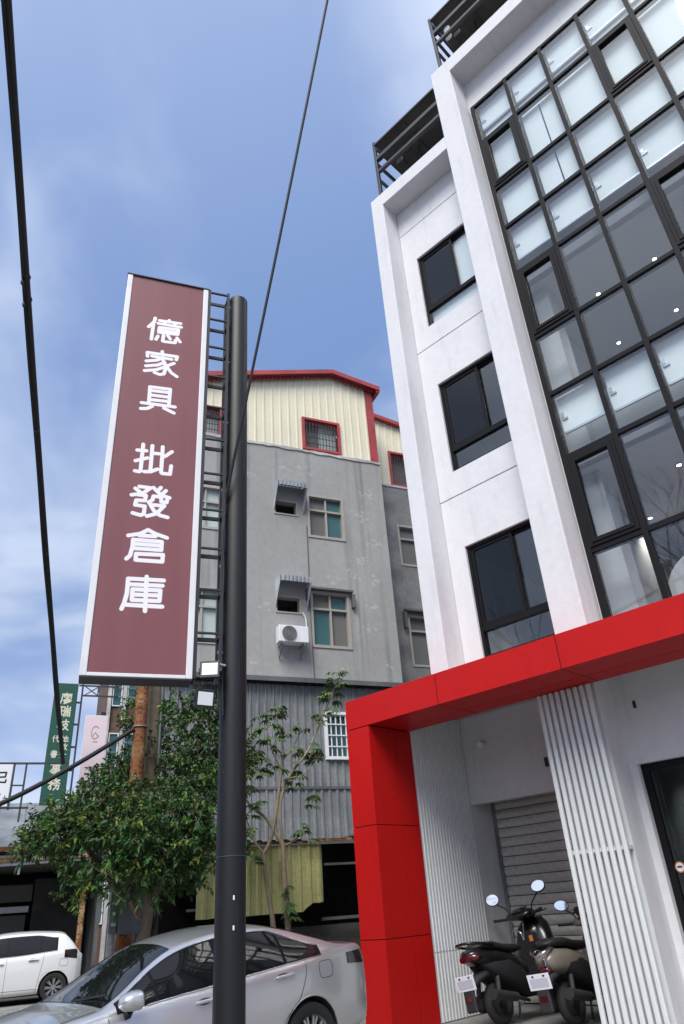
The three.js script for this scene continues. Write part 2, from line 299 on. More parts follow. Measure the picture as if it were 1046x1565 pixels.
// rooms behind the left bay
for (const [y0, y1] of WINS) {
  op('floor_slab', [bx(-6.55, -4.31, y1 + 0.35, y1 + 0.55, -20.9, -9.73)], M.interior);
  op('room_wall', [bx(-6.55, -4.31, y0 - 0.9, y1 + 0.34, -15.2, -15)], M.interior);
}
op('partition', [bx(-4.29, -4.10, 4.45, 16.2, -20.9, -9.82)], M.whiteIn);

// curtain wall
const CX = [-3.92, -3.05, -2.18, -1.305, -0.43, 0.445, 1.32], CY = [17.23, 15.93, 14.31, 13.12, 11.82, 10.16, 8.86, 7.57, 5.89, 4.45];
{
  const cw = opg('curtain_wall'), z = -9.5;
  for (let i = 0; i < CX.length; i++) mesh('mullion', [rbx(CX[i] - 0.042, CX[i] + 0.042, 4.42, 17.262, z - 0.12, z + 0.045, 0.006)], M.blackFrame, cw);
  mesh('edge_frame', [rbx(-3.98, -3.954, 4.42, 17.262, z - 0.12, z + 0.02, 0.004)], M.blackFrame, cw);
  for (let j = 0; j < CY.length; j++) for (let i = 0; i + 1 < CX.length; i++) mesh('transom', [bx(CX[i] + 0.0425, CX[i + 1] - 0.0425, CY[j] - 0.038, CY[j] + 0.038, z - 0.11, z + 0.032)], M.blackFrame, cw);
  for (let j = 0; j + 1 < CY.length; j++) for (let i = 0; i + 1 < CX.length; i++) {
    const x0 = CX[i] + 0.04, x1 = CX[i + 1] - 0.04, y1 = CY[j] - 0.036, y0 = CY[j + 1] + 0.036;
    const sash = [1, 4, 7].includes(j) && (i === 0 || i === 3);
    if (sash) {
      const s = mesh('casement', [frameBox(x0 + 0.004, x1 - 0.004, y0 + 0.004, y1 - 0.004, z - 0.07, z + 0.05, 0.10), frameBox(x0 + 0.06, x1 - 0.06, y0 + 0.06, y1 - 0.06, z + 0.046, z + 0.066, 0.06)], M.blackFrame, cw);
      s.userData.label = 'opening casement with a wide black frame';
      mesh('pane', [bx(x0 + 0.10, x1 - 0.10, y0 + 0.10, y1 - 0.10, z - 0.008, z)], M.glass, cw);
    } else mesh('pane', [bx(x0, x1, y0, y1, z - 0.008 + (hash(i, j, 5) - 0.5) * 0.004, z + (hash(i, j, 5) - 0.5) * 0.004)], M.glass, cw);
  }
}
// white blinds behind the glass, with bottom rail and bracket
for (let i = 0; i + 1 < CX.length; i++) for (const [j, lift] of [[0, 0.50], [1, 0], [2, 0], [3, 0.46], [6, 0.48]]) {
  const x0 = CX[i] + 0.05, x1 = CX[i + 1] - 0.05, y1 = CY[j] - 0.04, y0 = CY[j + 1] + 0.04 + lift * (0.9 + 0.2 * hash(i, j, 9)), z = -9.645;
  const b = opg('roller_blind');
  const gap = i === 1 && (j === 1 || j === 2);
  mesh('blind_cloth', gap ? [bx(x0, x0 + 0.40, y0, y1, z - 0.004, z), bx(x0 + 0.43, x1, y0, y1, z - 0.004, z)] : [bx(x0, x1, y0, y1, z - 0.004, z)], M.blind, b);
  if (lift) {
    mesh('bottom_rail', [rbx(x0, x1, y0 - 0.05, y0 - 0.001, z - 0.02, z + 0.02, 0.008)], M.alu, b);
    if (j === 0) mesh('blind_cloth', [bx(x0, x1, CY[1] + 0.04, y0 - 0.06, z - 0.06, z - 0.056)], M.blind, b);
    mesh('bracket', [bx(x0 + 0.02, x0 + 0.07, y1 - 0.42, y1 - 0.32, z + 0.002, z + 0.03), bx(x0 + 0.02, x0 + 0.12, y1 - 0.46, y1 - 0.425, z + 0.002, z + 0.025)], M.alu, b);
  }
}
// storeys behind the curtain wall
for (const [ft, cb] of [[12.02, 11.76], [7.82, 7.52]]) {
  op('floor_slab', [bx(-4.09, 1.74, cb, ft, -20.9, -9.78)], M.interior);
  op('ceiling', [bx(-4.085, 1.735, cb - 0.03, cb - 0.002, -20.9, -9.9)], M.interiorLight);
}
op('floor_slab', [bx(-4.09, 1.74, 4.1, 4.4, -20.9, -9.82)], M.interior);
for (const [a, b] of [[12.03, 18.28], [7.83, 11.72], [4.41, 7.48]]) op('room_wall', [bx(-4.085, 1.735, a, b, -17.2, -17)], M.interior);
for (const x of [-4.09]) op('curtain_wall_column', [bx(x + 0.004, x + 0.42, 4.41, 7.47, -10.5, -10.1), bx(x + 0.004, x + 0.42, 7.83, 11.7, -10.5, -10.1)], M.whiteIn);
function downlight(x, y, z) {
  const d = opg('downlight');
  const c = new THREE.CylinderGeometry(0.036, 0.036, 0.02, 20); c.translate(x, y - 0.012, z); mesh('lamp', c, M.bulb, d);
  const r = new THREE.TorusGeometry(0.046, 0.011, 8, 24); r.rotateX(Math.PI / 2); r.translate(x, y - 0.01, z); mesh('trim_ring', r, M.alu, d);
  const l = new THREE.SpotLight(lin(1, 0.94, 0.82), 3, 8, 0.8, 0.6, 2); l.position.set(x, y - 0.03, z); l.target.position.set(x, y - 3, z); l.castShadow = true; l.shadow.radius = 2; d.add(l, l.target);
}
for (const x of [-3.07, -1.92, -0.77]) downlight(x, 11.73, -11.08);
for (const x of [-3.45, -2.19, -0.93]) downlight(x, 11.73, -12.73);
for (const x of [-2.72, -1.3]) downlight(x, 7.49, -11.04);
for (const x of [-3.86, -2.5]) downlight(x, 7.49, -12.48);
for (const x of [-5.35]) downlight(x, 7.15, -11.2);

// roof terraces: posts, rails and a dark canopy over the edge
function terrace(x0, x1, y0, top, seedX) {
  const t = opg('roof_terrace'), z = -9.12;
  mesh('post', [rbx(x0, x0 + 0.075, y0, top, z - 0.04, z + 0.04, 0.008)], M.steelDark, t);
  for (let x = x0 + 0.85; x < x1; x += 1.15) mesh('post', [bx(x, x + 0.06, y0, top - 0.35, z - 0.75, z - 0.69)], M.steelDark, t);
  mesh('rail', [bx(x0 + 0.08, x1, top - 0.78, top - 0.66, z - 0.05, z + 0.05)], M.steelDark, t);
  mesh('rail', [bx(x0 + 0.08, x1, top - 1.22, top - 1.13, z - 0.05, z + 0.03)], M.steelDark, t);
  mesh('rail', [bx(x0 + 0.08, x1, top - 1.05, top - 0.99, z - 0.72, z - 0.66)], M.steelDark, t);
  mesh('end_rail', [bx(x0 + 0.01, x0 + 0.07, top - 0.9, top - 0.82, z - 2.6, z - 0.05), bx(x0 + 0.01, x0 + 0.07, top - 0.2, top - 0.12, z - 2.6, z - 0.05), bx(x0 + 0.01, x0 + 0.07, top - 1.5, top - 1.44, z - 2.6, z - 0.05)], M.steelDark, t);
  const c = ribbed({ x0: x0 + 0.1, x1, bot: 0, top: 2.6, period: 0.9, depth: 0.02, z: 0 }); c.rotateX(-Math.PI / 2 - 0.10); c.translate(0, top - 0.24, z + 0.06);
  mesh('canopy_sheet', c, M.roofUnder, t);
  mesh('canopy_edge', [bar([x0 + 0.08, top - 0.22, z + 0.07], [x1, top - 0.22, z + 0.07], 0.05), bar([x0 + 0.1, top - 0.30, z - 1.2], [x1, top - 0.30, z - 1.2], 0.07)], M.steelDark, t);
  for (let x = x0 + 1.0; x < x1; x += 1.6) mesh('canopy_bracket', [bar([x, top - 0.26, z - 0.02], [x, top - 0.5, z - 2.4], 0.045)], M.steelDark, t);
  mesh('planter_screen', [bx(x0 + 0.5, x1, y0, y0 + 0.75, z - 2.0, z - 1.9)], M.roofUnder, t);
  mesh('junction_box', [rbx(x0 + 0.42, x0 + 0.62, top - 1.0, top - 0.82, z - 0.5, z - 0.3, 0.02)], M.black, t);
}
terrace(-6.56, -4.55, 16.33, 18.52);
terrace(-4.31, 1.7, 18.76, 21.1);
{ const a = opg('roof_antenna'); mesh('antenna_panel', [loft([[0, 0, 0.05, 0.02], [0.04, 0, 0.09, 0.035], [0.5, 0, 0.09, 0.035], [0.56, 0, 0.05, 0.02]].map((s) => s), 12).rotateZ(Math.PI / 2).translate(-3.98, 20.1, -9.35)], M.whitePaint, a); mesh('clamp', [bx(-4.24, -3.98, 20.3, 20.34, -9.37, -9.33)], M.steelDark, a); }

// ground floor
op('soffit', [bx(-7.72, 1.94, 4.30, 4.36, -11.6, -9.22)], M.whiteIn);
op('parking_bay_wall', [bx(-7.72, -7.53, 0, 4.29, -11.6, -9.22)], M.white);
for (const [a, b] of [[0.035, 0.845], [0.853, 3.114], [3.122, 4.285]]) {   // ribbed cladding on that wall
  const g = ribbed({ x0: 9.22, x1: 10.6, bot: a, top: b, period: 0.073, depth: 0.018, z: 0, shape: [0, 0.45, 0.55, 0.9] }); g.rotateY(Math.PI / 2); g.translate(-7.522, 0, 0);
  op('ribbed_cladding', g, M.fluted);
}
op('bulkhead', [bx(-7.528, -5.062, 2.87, 4.29, -10.8, -10.62)], M.white);
op('shutter_back_wall', [bx(-7.528, -5.062, 0, 4.29, -11.6, -11.36)], M.interior);
{
  const sh = opg('roller_shutter'), n = 20, y0 = 0.04, dy = (2.95 - y0) / n;
  const s = []; for (let k = 0; k <= 6; k++) { const t = k / 6; s.push([Math.sin(t * Math.PI) * 0.022, t * (dy - 0.012)]); }
  const shape = new THREE.Shape([...s.map(([a, b]) => new THREE.Vector2(a, b)), new THREE.Vector2(-0.012, dy - 0.012), new THREE.Vector2(-0.012, 0)]);
  const g = metreUV(new THREE.ExtrudeGeometry(shape, { depth: 2.40, bevelEnabled: false }).rotateY(Math.PI / 2));   // along +x, bulging to -z
  g.rotateY(Math.PI); 
  for (let k = 0; k < n; k++) { const m = new THREE.Mesh(g, M.shutter); m.name = 'shutter_slat'; m.castShadow = m.receiveShadow = true; m.position.set(-5.08, y0 + k * dy, -11.27); sh.add(m); }
  mesh('guide_rail', [bx(-7.526, -7.47, 0.035, 2.95, -11.33, -11.22)], M.galv, sh);
}
op('column', [rbx(-5.06, -4.25, 0.035, 4.295, -9.80, -9.285, 0.012)], M.white);
op('bay_side_wall', [bx(-5.06, -4.9, 0, 4.29, -11.6, -9.81)], M.white);
for (let k = 0; k < 9; k++) {
  const x = -5.035 + k * 0.0945;
  op('screen_slat', [rbx(x - 0.031, x + 0.031, 0.035, 3.925, -9.165, -9.108, 0.018, 3)], M.fluted);
}
op('screen_rail', [bx(-5.07, -4.25, 1.887, 1.933, -9.272, -9.145)], M.fluted);
op('screen_backing', [bx(-5.055, -4.255, 0.035, 3.92, -9.282, -9.275)], M.fluted);
op('entrance_wall', [holed(-4.25, 1.74, -0.08, 4.29, -9.95, -9.752, [[-4.145, -1.3, 0.04, 2.90]])], M.white);
{
  const d = opg('entrance_door');
  mesh('door_frame', [frameBox(-4.14, -1.305, 0.045, 2.895, -9.90, -9.84, 0.09), bx(-2.78, -2.70, 0.18, 2.8, -9.90, -9.845)], M.blackFrame, d);
  mesh('door_glass', [bx(-4.05, -2.78, 0.18, 2.80, -9.875, -9.865)], M.glassTint, d);
  mesh('door_glass', [bx(-2.70, -1.4, 0.18, 2.80, -9.875, -9.865)], M.glassTint, d);
  // round no-smoking sticker
  const st = new THREE.CircleGeometry(0.062, 32); st.translate(-3.985, 1.66, -9.862); mesh('sticker', st, M.plateWhite, d);
  const rg = new THREE.RingGeometry(0.048, 0.062, 32); rg.translate(-3.985, 1.66, -9.8605); mesh('sticker_ring', rg, M.orange, d);
  mesh('sticker_cigarette', [bx(-4.02, -3.955, 1.653, 1.668, -9.8605, -9.859), bx(-4.01, -3.96, 1.672, 1.676, -9.8605, -9.859)], M.black, d);
}
op('lobby_side_wall', [bx(-4.245, -4.15, 0.03, 4.2, -15, -9.97)], M.whiteIn); op('lobby_side_wall', [bx(1.6, 1.7, 0.03, 4.2, -15, -9.97)], M.whiteIn);
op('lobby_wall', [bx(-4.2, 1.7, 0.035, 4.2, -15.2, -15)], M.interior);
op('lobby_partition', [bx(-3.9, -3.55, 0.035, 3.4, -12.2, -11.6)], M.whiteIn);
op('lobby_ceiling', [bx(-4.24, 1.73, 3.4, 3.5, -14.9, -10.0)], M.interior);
downlight(-3.55, 3.39, -11.1);
{ // small wall lamp on the bulkhead, and cable outlets
  const l = opg('wall_lamp'); mesh('lamp_base', [rbx(-7.12, -7.03, 3.75, 3.81, -10.618, -10.585, 0.01)], M.whitePaint, l);
  mesh('lamp_head', [rod([-7.09, 3.77, -10.59], [-7.03, 3.75, -10.44], 0.035, 0.045, 14), rod([-7.03, 3.75, -10.44], [-7.025, 3.748, -10.425], 0.05, 0.05, 14)], M.whitePaint, l);
  op('cable_outlet', [rbx(-5.97, -5.915, 3.23, 3.37, -10.617, -10.59, 0.008)], M.black);
  op('cable_outlet', [rbx(-3.985, -3.945, 3.60, 3.70, -9.748, -9.73, 0.006)], M.black);
}

// ---------------------------------------------------------------- furniture behind the glass
{
  const t = thing('headboard', 'round-topped pale headboard behind the glass just above the red portal', 'headboard', [-2.7, 4.4, -10.6]);
  const s = new THREE.Shape(); s.moveTo(-0.62, 0); s.lineTo(-0.62, 0.75); s.absarc(0, 0.75, 0.62, Math.PI, 0, true); s.lineTo(0.62, 0);
  mesh('panel', new THREE.ExtrudeGeometry(s, { depth: 0.08, bevelEnabled: true, bevelSize: 0.03, bevelThickness: 0.03, bevelSegments: 3 }), M.interiorLight, t);
  mesh('base', [rbx(-0.7, 0.7, 0.0, 0.3, 0.15, 0.5, 0.03)], M.interiorLight, t);
}
{
  const t = thing('display_sofa', 'pale sofa with plump round cushion seen through an upper pane', 'sofa', [-3.0, 7.83, -10.45]);
  mesh('seat', [rbx(-0.6, 1.2, 0, 0.75, -0.35, 0.4, 0.08, 3)], M.interiorLight, t);
  mesh('backrest', [rbx(-0.6, 1.2, 0.755, 1.3, -0.35, -0.05, 0.08, 3)], M.interiorLight, t);
  mesh('cushion', [ball(-0.42, 1.03, 0.2, 0.24, 0.27, 0.16, 24)], M.plateWhite, t);
}

// ---------------------------------------------------------------- red portal frame in front of the building
{
  const t = thing('entrance_portal', 'glossy red panelled portal frame with a wide beam over the parking bay', 'portal', [-7.97, 0, -8.2]);
  const P = (n, g) => { const m = mesh(n, g, M.red, t); m.position.set(7.97, 0, 8.2); return m; };
  const zf = -8.2, zb = -9.19, zs = -8.79, y0 = 3.93, y1 = 4.38, g = 0.006, th = 0.012;
  const core = (n, gg) => { const m = mesh(n, gg, M.joint, t); m.position.set(7.97, 0, 8.2); };
  core('core', [bx(-7.955, 2.35, y0 + th + 0.003, y1 - th, zb + 0.004, zf - th - 0.003), bx(-7.955, -7.515, 0.033, y0, zb + 0.004, zf - th - 0.003), bx(1.9, 2.35, 0.033, y0, zb + 0.004, zf - th - 0.003)]);
  const xs = [-7.97, -6.115, -4.13, -2.1, -0.1, 2.37];
  for (let i = 0; i + 1 < xs.length; i++) {
    const a = xs[i] + (i ? g : 0), b = xs[i + 1] - g;
    P('fascia_panel', [rbx(a, b, y0, y1, zf - th, zf, 0.003)]);
    const a2 = i ? a : -7.498;
    P('soffit_panel', [rbx(a2, b, y0, y0 + th, zs + g, zf - th - 0.002, 0.003)]);
    P('soffit_panel', [rbx(a2, b, y0, y0 + th, zb, zs - g, 0.003)]);
    P('top_panel', [rbx(a, b, y1 - th, y1, zb, zf - th - 0.002, 0.003)]);
  }
  for (const [a, b] of [[0.034, 1.075], [1.085, 2.505], [2.515, 3.918]]) {
    P('leg_front_panel', [rbx(-7.97, -7.5, a, b, zf - th, zf, 0.003)]);
    P('leg_side_panel', [rbx(-7.5 - th, -7.5, a, b, zs + g, zf - th - 0.002, 0.003)]);
    P('leg_side_panel', [rbx(-7.5 - th, -7.5, a, b, zb, zs - g, 0.003)]);
    P('leg_outer_panel', [rbx(-7.97, -7.97 + th, a, b, zb, zf - th - 0.002, 0.003)]);
    P('leg_front_panel', [rbx(1.89, 2.37, a, b, zf - th, zf, 0.003)]);
    P('leg_side_panel', [rbx(1.89, 1.89 + th, a, b, zb, zf - th - 0.002, 0.003)]);
  }
}

// ---------------------------------------------------------------- grey building with a cream metal top storey
const YARD = 67.3 * Math.PI / 180, YO = [-12.913, 0, -15.751];   // the yard's frame: x along the grey wall, z towards the street
const yard = (x, y, z) => [YO[0] + x * Math.cos(YARD) + z * Math.sin(YARD), y, YO[2] - x * Math.sin(YARD) + z * Math.cos(YARD)];
const greyPaint = mat(lin(1, 1, 1), 0.85, { map: (() => {
  const W = 1024, H = 2048, chips = [];
  const add = (x, y, n, s) => { for (let k = 0; k < n; k++) chips.push([x + rr(-s, s) * rr(0.2, 1), y + rr(-s * 0.6, s * 0.6) * rr(0.2, 1), rr(0.02, 0.11) * rr(0.4, 1), rr(0.012, 0.045) * rr(0.4, 1), rr(-0.9, 0.3)]); };
  for (const [x, y, n, s] of [[-0.6, 13.4, 10, 0.35], [-0.9, 12.5, 12, 0.4], [-0.5, 11.6, 10, 0.3], [-1.0, 10.9, 12, 0.4], [-0.55, 10.3, 9, 0.3], [-1.4, 10.4, 8, 0.4], [-2.0, 10.1, 6, 0.4], [-0.7, 9.4, 7, 0.3], [-1.0, 8.7, 8, 0.3], [-4.1, 9.1, 7, 0.3], [-2.6, 13.9, 5, 0.5], [-3.4, 13.9, 6, 0.4], [-4.6, 13.5, 6, 0.4], [-0.3, 7.6, 6, 0.3], [-1.9, 7.4, 6, 0.5], [-4.5, 7.4, 4, 0.4]]) add(x, y, n, s);
  const img = new Float32Array(W * H);
  for (const [x, y, a, b, t] of chips) {
    const cx = (x + 8.2) / 8.2 * W, cy = (y - 4) / 11 * H, ra = a / 8.2 * W, rb = b / 11 * H * 1.6, R = Math.ceil(Math.max(ra, rb) * 1.5);
    for (let j = -R; j <= R; j++) for (let i = -R; i <= R; i++) { const X = Math.round(cx + i), Y = Math.round(cy + j); if (X < 0 || Y < 0 || X >= W || Y >= H) continue; const p = (i * Math.cos(t) + j * Math.sin(t)) / ra, q = (-i * Math.sin(t) + j * Math.cos(t)) / rb, d = Math.hypot(p, q) + (noise3(X * 0.45, Y * 0.45, 3) - 0.5) * 1.9; if (d < 0.8) img[Y * W + X] = Math.max(img[Y * W + X], 1 - d); }
  }
  return tex(W, (u, v) => {
    const a = tfbm(u, v, 6, 511, 5), f = tfbm(u, v, 90, 531, 2), s = tfbm(u, v * 0.05, 44, 551, 3), c = img[Math.min(H - 1, v * H | 0) * W + Math.min(W - 1, u * W | 0)];
    const b = 0.60 + (a - 0.5) * 0.10 + (f - 0.5) * 0.035 - Math.max(0, s - 0.58) * 0.30;
    return mixc([b, b * 0.998, b * 0.985], [0.80, 0.80, 0.79], clamp(c * 2.2) * 0.46);
  }, { h: H, repeat: false, metres: 1 });
})() });
const greyPlain = mat(lin(0.27, 0.27, 0.265), 0.85, { map: grime, metres: true });
{
  const t = thing('grey_building', 'grey painted building topped by a cream metal storey with red trim', 'building', YO, YARD);
  const wins = [[-2.69, -1.53, 11.57, 13.03], [-2.72, -1.57, 8.04, 9.69], [-6.42, -5.50, 11.41, 12.80], [-6.42, -5.50, 7.93, 9.46]], vents = [[-3.80, -3.08, 12.22, 12.68], [-3.80, -3.08, 8.98, 9.46]];
  const w = holed(-6.95, 0, 0, 14.74, -0.28, 0, [...wins, ...vents]); { const f = flat(w), p = f.attributes.position, uv = f.attributes.uv; for (let i = 0; i < p.count; i++) uv.setXY(i, (p.getX(i) + 8.2) / 8.2, (p.getY(i) - 4) / 11); const m = mesh('wall', f, greyPaint, t, true); }
  mesh('body', [bx(-6.68, -0.27, 0, 14.6, -2.9, -0.9)], M.interior, t);
  mesh('side_wall', [bx(-0.25, -0.004, 0, 14.7, -3, -0.282)], greyPlain, t); mesh('side_wall', [bx(-6.945, -6.70, 0, 14.7, -3, -0.282)], greyPlain, t);
  // windows
  const pane = (x0, x1, y0, y1, m, w) => mesh('pane', [bx(x0, x1, y0, y1, -0.125, -0.117)], m, w);
  wins.forEach(([x0, x1, y0, y1], i) => {
    const g = part('window', t), xm = (x0 + x1) / 2 + 0.02, yt = y1 - 0.50, L = i > 1;
    mesh('window_frame', [frameBox(x0 - 0.05, x1 + 0.05, y0 - 0.05, y1 + 0.05, -0.16, 0.025, 0.085), bx(x0 + 0.036, x1 - 0.036, yt - 0.03, yt + 0.03, -0.15, -0.02), bx(xm - 0.03, xm + 0.03, y0 + 0.036, yt - 0.031, -0.15, -0.03), bx(xm - 0.025, xm + 0.025, yt + 0.031, y1 - 0.036, -0.15, -0.03)], M.sash, g);
    const q = i % 2 ? [M.tealGlass, M.greyScreen, M.greyScreen, M.tealGlass] : [M.greyScreen, M.tealGlass, M.greyScreen, M.tealGlass], r = L ? [M.paleGlass, M.paleGlass, M.tealGlass, M.paleGlass] : q;
    pane(x0 + 0.036, xm - 0.031, y0 + 0.036, yt - 0.031, r[0], g); pane(xm + 0.031, x1 - 0.036, y0 + 0.036, yt - 0.031, r[1], g);
    pane(x0 + 0.036, xm - 0.026, yt + 0.031, y1 - 0.036, r[2], g); pane(xm + 0.026, x1 - 0.036, yt + 0.031, y1 - 0.036, r[3], g);
  });
  // hood over the lower window and openings for air conditioners under small awnings
  mesh('window_hood', [bx(-2.86, -1.42, 9.75, 9.81, 0.003, 0.16), bx(-1.46, -1.36, 9.28, 9.70, 0.003, 0.13), bx(-2.90, -2.82, 9.40, 9.74, 0.003, 0.13)], M.greyFlash, t);
  vents.forEach(([x0, x1, y0, y1]) => {
    mesh('vent_frame', [frameBox(x0 - 0.03, x1 + 0.03, y0 - 0.03, y1 + 0.03, -0.2, 0.02, 0.05)], M.sash, t);
    mesh('vent_back', [bx(x0, x1, y0, y1, -0.80, -0.78)], M.shadeDark, t);  // dark sheet paints the shaded depth of the opening
    const a = part('awning', t), top = y1 + 0.44;
    const c = ribbed({ x0: 0, x1: 0.94, bot: 0, top: 0.5, period: 0.118, depth: 0.03, z: 0, shape: [0, 0.42, 0.5, 0.92] }); c.rotateX(-Math.PI / 2 + 0.22); c.translate(x0 - 0.02, top, 0.49);
    mesh('awning_sheet', c, M.awning, a);
    const v = ribbed({ x0: 0, x1: 0.94, bot: 0, top: 0.17, period: 0.118, depth: 0.035, z: 0, shape: [0, 0.42, 0.5, 0.92] }); v.rotateX(0.25); v.translate(x0 - 0.02, top - 0.165, 0.52);
    mesh('awning_valance', v, M.awning, a);
    for (const x of [x0 - 0.035, x1 + 0.20]) { const q = extrude([[0.0, y1 - 0.40], [0.0, top + 0.1], [0.49, top - 0.01], [0.49, top - 0.17]], 0, 0.008); q.rotateY(-Math.PI / 2); q.translate(x + 0.008, 0, 0.004); mesh('awning_cheek', q, M.awning, a); }
  });
  mesh('drain_pipe', [tube([[-2.78, 11.9, 0.03], [-2.78, 10.6, 0.03], [-2.77, 8.4, 0.03], [-2.74, 6.9, 0.03]], 0.012, 8, 6)], M.greyFlash, t);
  mesh('conduit', [tube([[-3.04, 9.0, 0.05], [-2.96, 8.85, 0.06], [-2.93, 8.5, 0.06], [-2.98, 8.05, 0.08]], 0.022, 16, 6)], M.whitePaint, t);
  // ragged mortar at the joint with the metal storey
  { const pts = [[-6.95, 14.70]]; for (let x = -6.95; x < 0.02; x += 0.07) pts.push([x, 14.71 - 0.05 * noise3(x * 6, 1, 1)]); pts.push([0.03, 14.70]); for (let x = 0.03; x > -6.95; x -= 0.07) pts.push([x, 14.755 + 0.045 * noise3(x * 5, 9, 2)]); mesh('mortar_strip', [extrude(pts, -0.02, 0.035)], M.dirtyWhite, t); }
  // cream ribbed storey under a shallow gable
  const gable = (x) => x > -1.6 ? 18.30 - (x + 1.6) * 0.19 : 18.30 - (-1.6 - x) * 0.285;
  const uw = [[-2.70, -1.44, 14.92, 16.12], [-6.5, -5.55, 14.80, 15.85]];
  mesh('metal_cladding', ribbed({ x0: -6.95, x1: -0.02, bot: 14.76, top: (x) => gable(x), period: 0.29, depth: 0.03, z: -0.10, holes: uw, shape: [0, 0.74, 0.8, 0.94] }), M.cream, t);
  mesh('attic_body', [bx(-6.85, -0.1, 14.75, 16.2, -2.9, -0.9)], M.interior, t);
  { const g = ribbed({ x0: 0.1, x1: 3, bot: 14.76, top: 17.98, period: 0.29, depth: 0.03, z: 0 }); g.rotateY(Math.PI / 2); g.translate(-0.05, 0, 0); mesh('metal_cladding', g, M.cream, t); }
  { const z0 = -3.1, z1 = 0.16, s = (a, b, nm) => { const g = extrude([[a, gable(a) + 0.02], [b, gable(b) + 0.02], [b, gable(b) + 0.07], [a, gable(a) + 0.07]], z0, z1); mesh('roof_sheet', g, M.redTrim, t); }; s(-7.1, -1.6); s(-1.6, 0.22); }
  mesh('roof_trim', [extrude([[-7.1, gable(-7.1) - 0.08], [-1.6, 18.22], [-1.6, 18.39], [-7.1, gable(-7.1) + 0.10]], 0.162, 0.20), extrude([[-1.6, 18.22], [0.24, gable(0.24) - 0.08], [0.24, gable(0.24) + 0.10], [-1.6, 18.39]], 0.162, 0.20), bx(0.10, 0.235, 17.80, 17.93, -1.4, 0.162)], M.redTrim, t);
  mesh('corner_trim', [bx(-0.26, -0.01, 14.78, 18.02, -0.12, -0.045), bx(-0.02, 0.01, 14.78, 18.0, -0.35, -0.05)], M.redTrim, t);
  mesh('cladding_fringe', ribbed({ x0: -6.95, x1: 0.0, bot: (x) => gable(x) - 0.17 - 0.02 * Math.sin(x * 43), top: (x) => gable(x) - 0.06, period: 0.145, depth: 0.05, z: 0.02 }), M.redTrim, t);
  uw.forEach(([x0, x1, y0, y1]) => {
    const g = part('barred_window', t);
    mesh('window_frame', [frameBox(x0 - 0.06, x1 + 0.06, y0 - 0.06, y1 + 0.06, -0.13, -0.02, 0.09)], M.redTrim, g);
    mesh('pane', [bx(x0, (x0 + x1) / 2 - 0.02, y0, y1, -0.30, -0.29)], M.greyScreen, g); mesh('pane', [bx((x0 + x1) / 2 + 0.02, x1, y0, y1, -0.30, -0.29)], M.paleGlass, g);
    mesh('meeting_rail', [bx((x0 + x1) / 2 - 0.02, (x0 + x1) / 2 + 0.02, y0, y1, -0.31, -0.27)], M.plateGrey, g);
    for (let k = 1; k < 11; k++) { const x = lerp(x0, x1, k / 11); mesh('bar', [rod([x, y0, -0.08], [x, y1, -0.08], 0.013, 0.013, 6)], M.bars, g); }
    for (let k = 1; k < 5; k++) { const y = lerp(y0, y1, k / 5); mesh('bar', [rod([x0, y, -0.065], [x1, y, -0.065], 0.011, 0.011, 6)], M.bars, g); }
  });
}
{ // set-back wing to the right
  const t = thing('grey_building', 'set-back grey wing with cream top between red-trimmed building and white office', 'building', yard(0, 0, -1.5), YARD);
  const wins = [[1.26, 2.3, 11.75, 13.29], [1.26, 2.3, 8.16, 9.85]];
  mesh('wall', [holed(0.01, 4.6, 0, 14.93, -0.25, 0, wins)], greyPlain, t);
  mesh('body', [bx(0.02, 4.55, 0, 14.8, -7, -0.9)], M.interior, t);
  wins.forEach(([x0, x1, y0, y1]) => { const g = part('window', t); mesh('window_frame', [frameBox(x0 - 0.04, x1 + 0.04, y0 - 0.04, y1 + 0.04, -0.15, 0.02, 0.08), bx(x0 + 0.04, x1 - 0.04, y1 - 0.53, y1 - 0.47, -0.14, -0.02)], M.sash, g); mesh('pane', [bx(x0, x1, y0, y1 - 0.53, -0.12, -0.11)], M.greyScreen, g); mesh('pane', [bx(x0, x1, y1 - 0.47, y1, -0.12, -0.11)], M.greyScreen, g); });
  mesh('window_hood', [bx(1.1, 2.5, 9.98, 10.05, 0.003, 0.2), bx(1.05, 1.15, 9.4, 9.95, 0.003, 0.16)], M.greyFlash, t);
  const top = (x) => 18.02 - (x - 0.7) * 0.19, h = [[1.28, 2.4, 15.05, 16.48]];
  mesh('metal_cladding', ribbed({ x0: 0.1, x1: 4.6, bot: 14.96, top, period: 0.29, depth: 0.03, z: -0.08, holes: h, shape: [0, 0.74, 0.8, 0.94] }), M.cream, t);
  mesh('roof_trim', [extrude([[0.1, top(0.1) - 0.06], [4.8, top(4.8) - 0.06], [4.8, top(4.8) + 0.10], [0.1, top(0.1) + 0.10]], -7, 0.12)], M.redTrim, t);
  const g = part('barred_window', t), [x0, x1, y0, y1] = h[0];
  mesh('window_frame', [frameBox(x0 - 0.06, x1 + 0.06, y0 - 0.06, y1 + 0.06, -0.12, -0.01, 0.09)], M.redTrim, g); mesh('pane', [bx(x0, x1, y0, y1, -0.29, -0.28)], M.greyScreen, g);
  for (let k = 1; k < 10; k++) { const x = lerp(x0, x1, k / 10); mesh('bar', [rod([x, y0, -0.07], [x, y1, -0.07], 0.013, 0.013, 6)], M.bars, g); }
  mesh('mortar_strip', [bx(0.02, 4.6, 14.90, 14.98, -0.1, 0.03)], M.dirtyWhite, t);
}
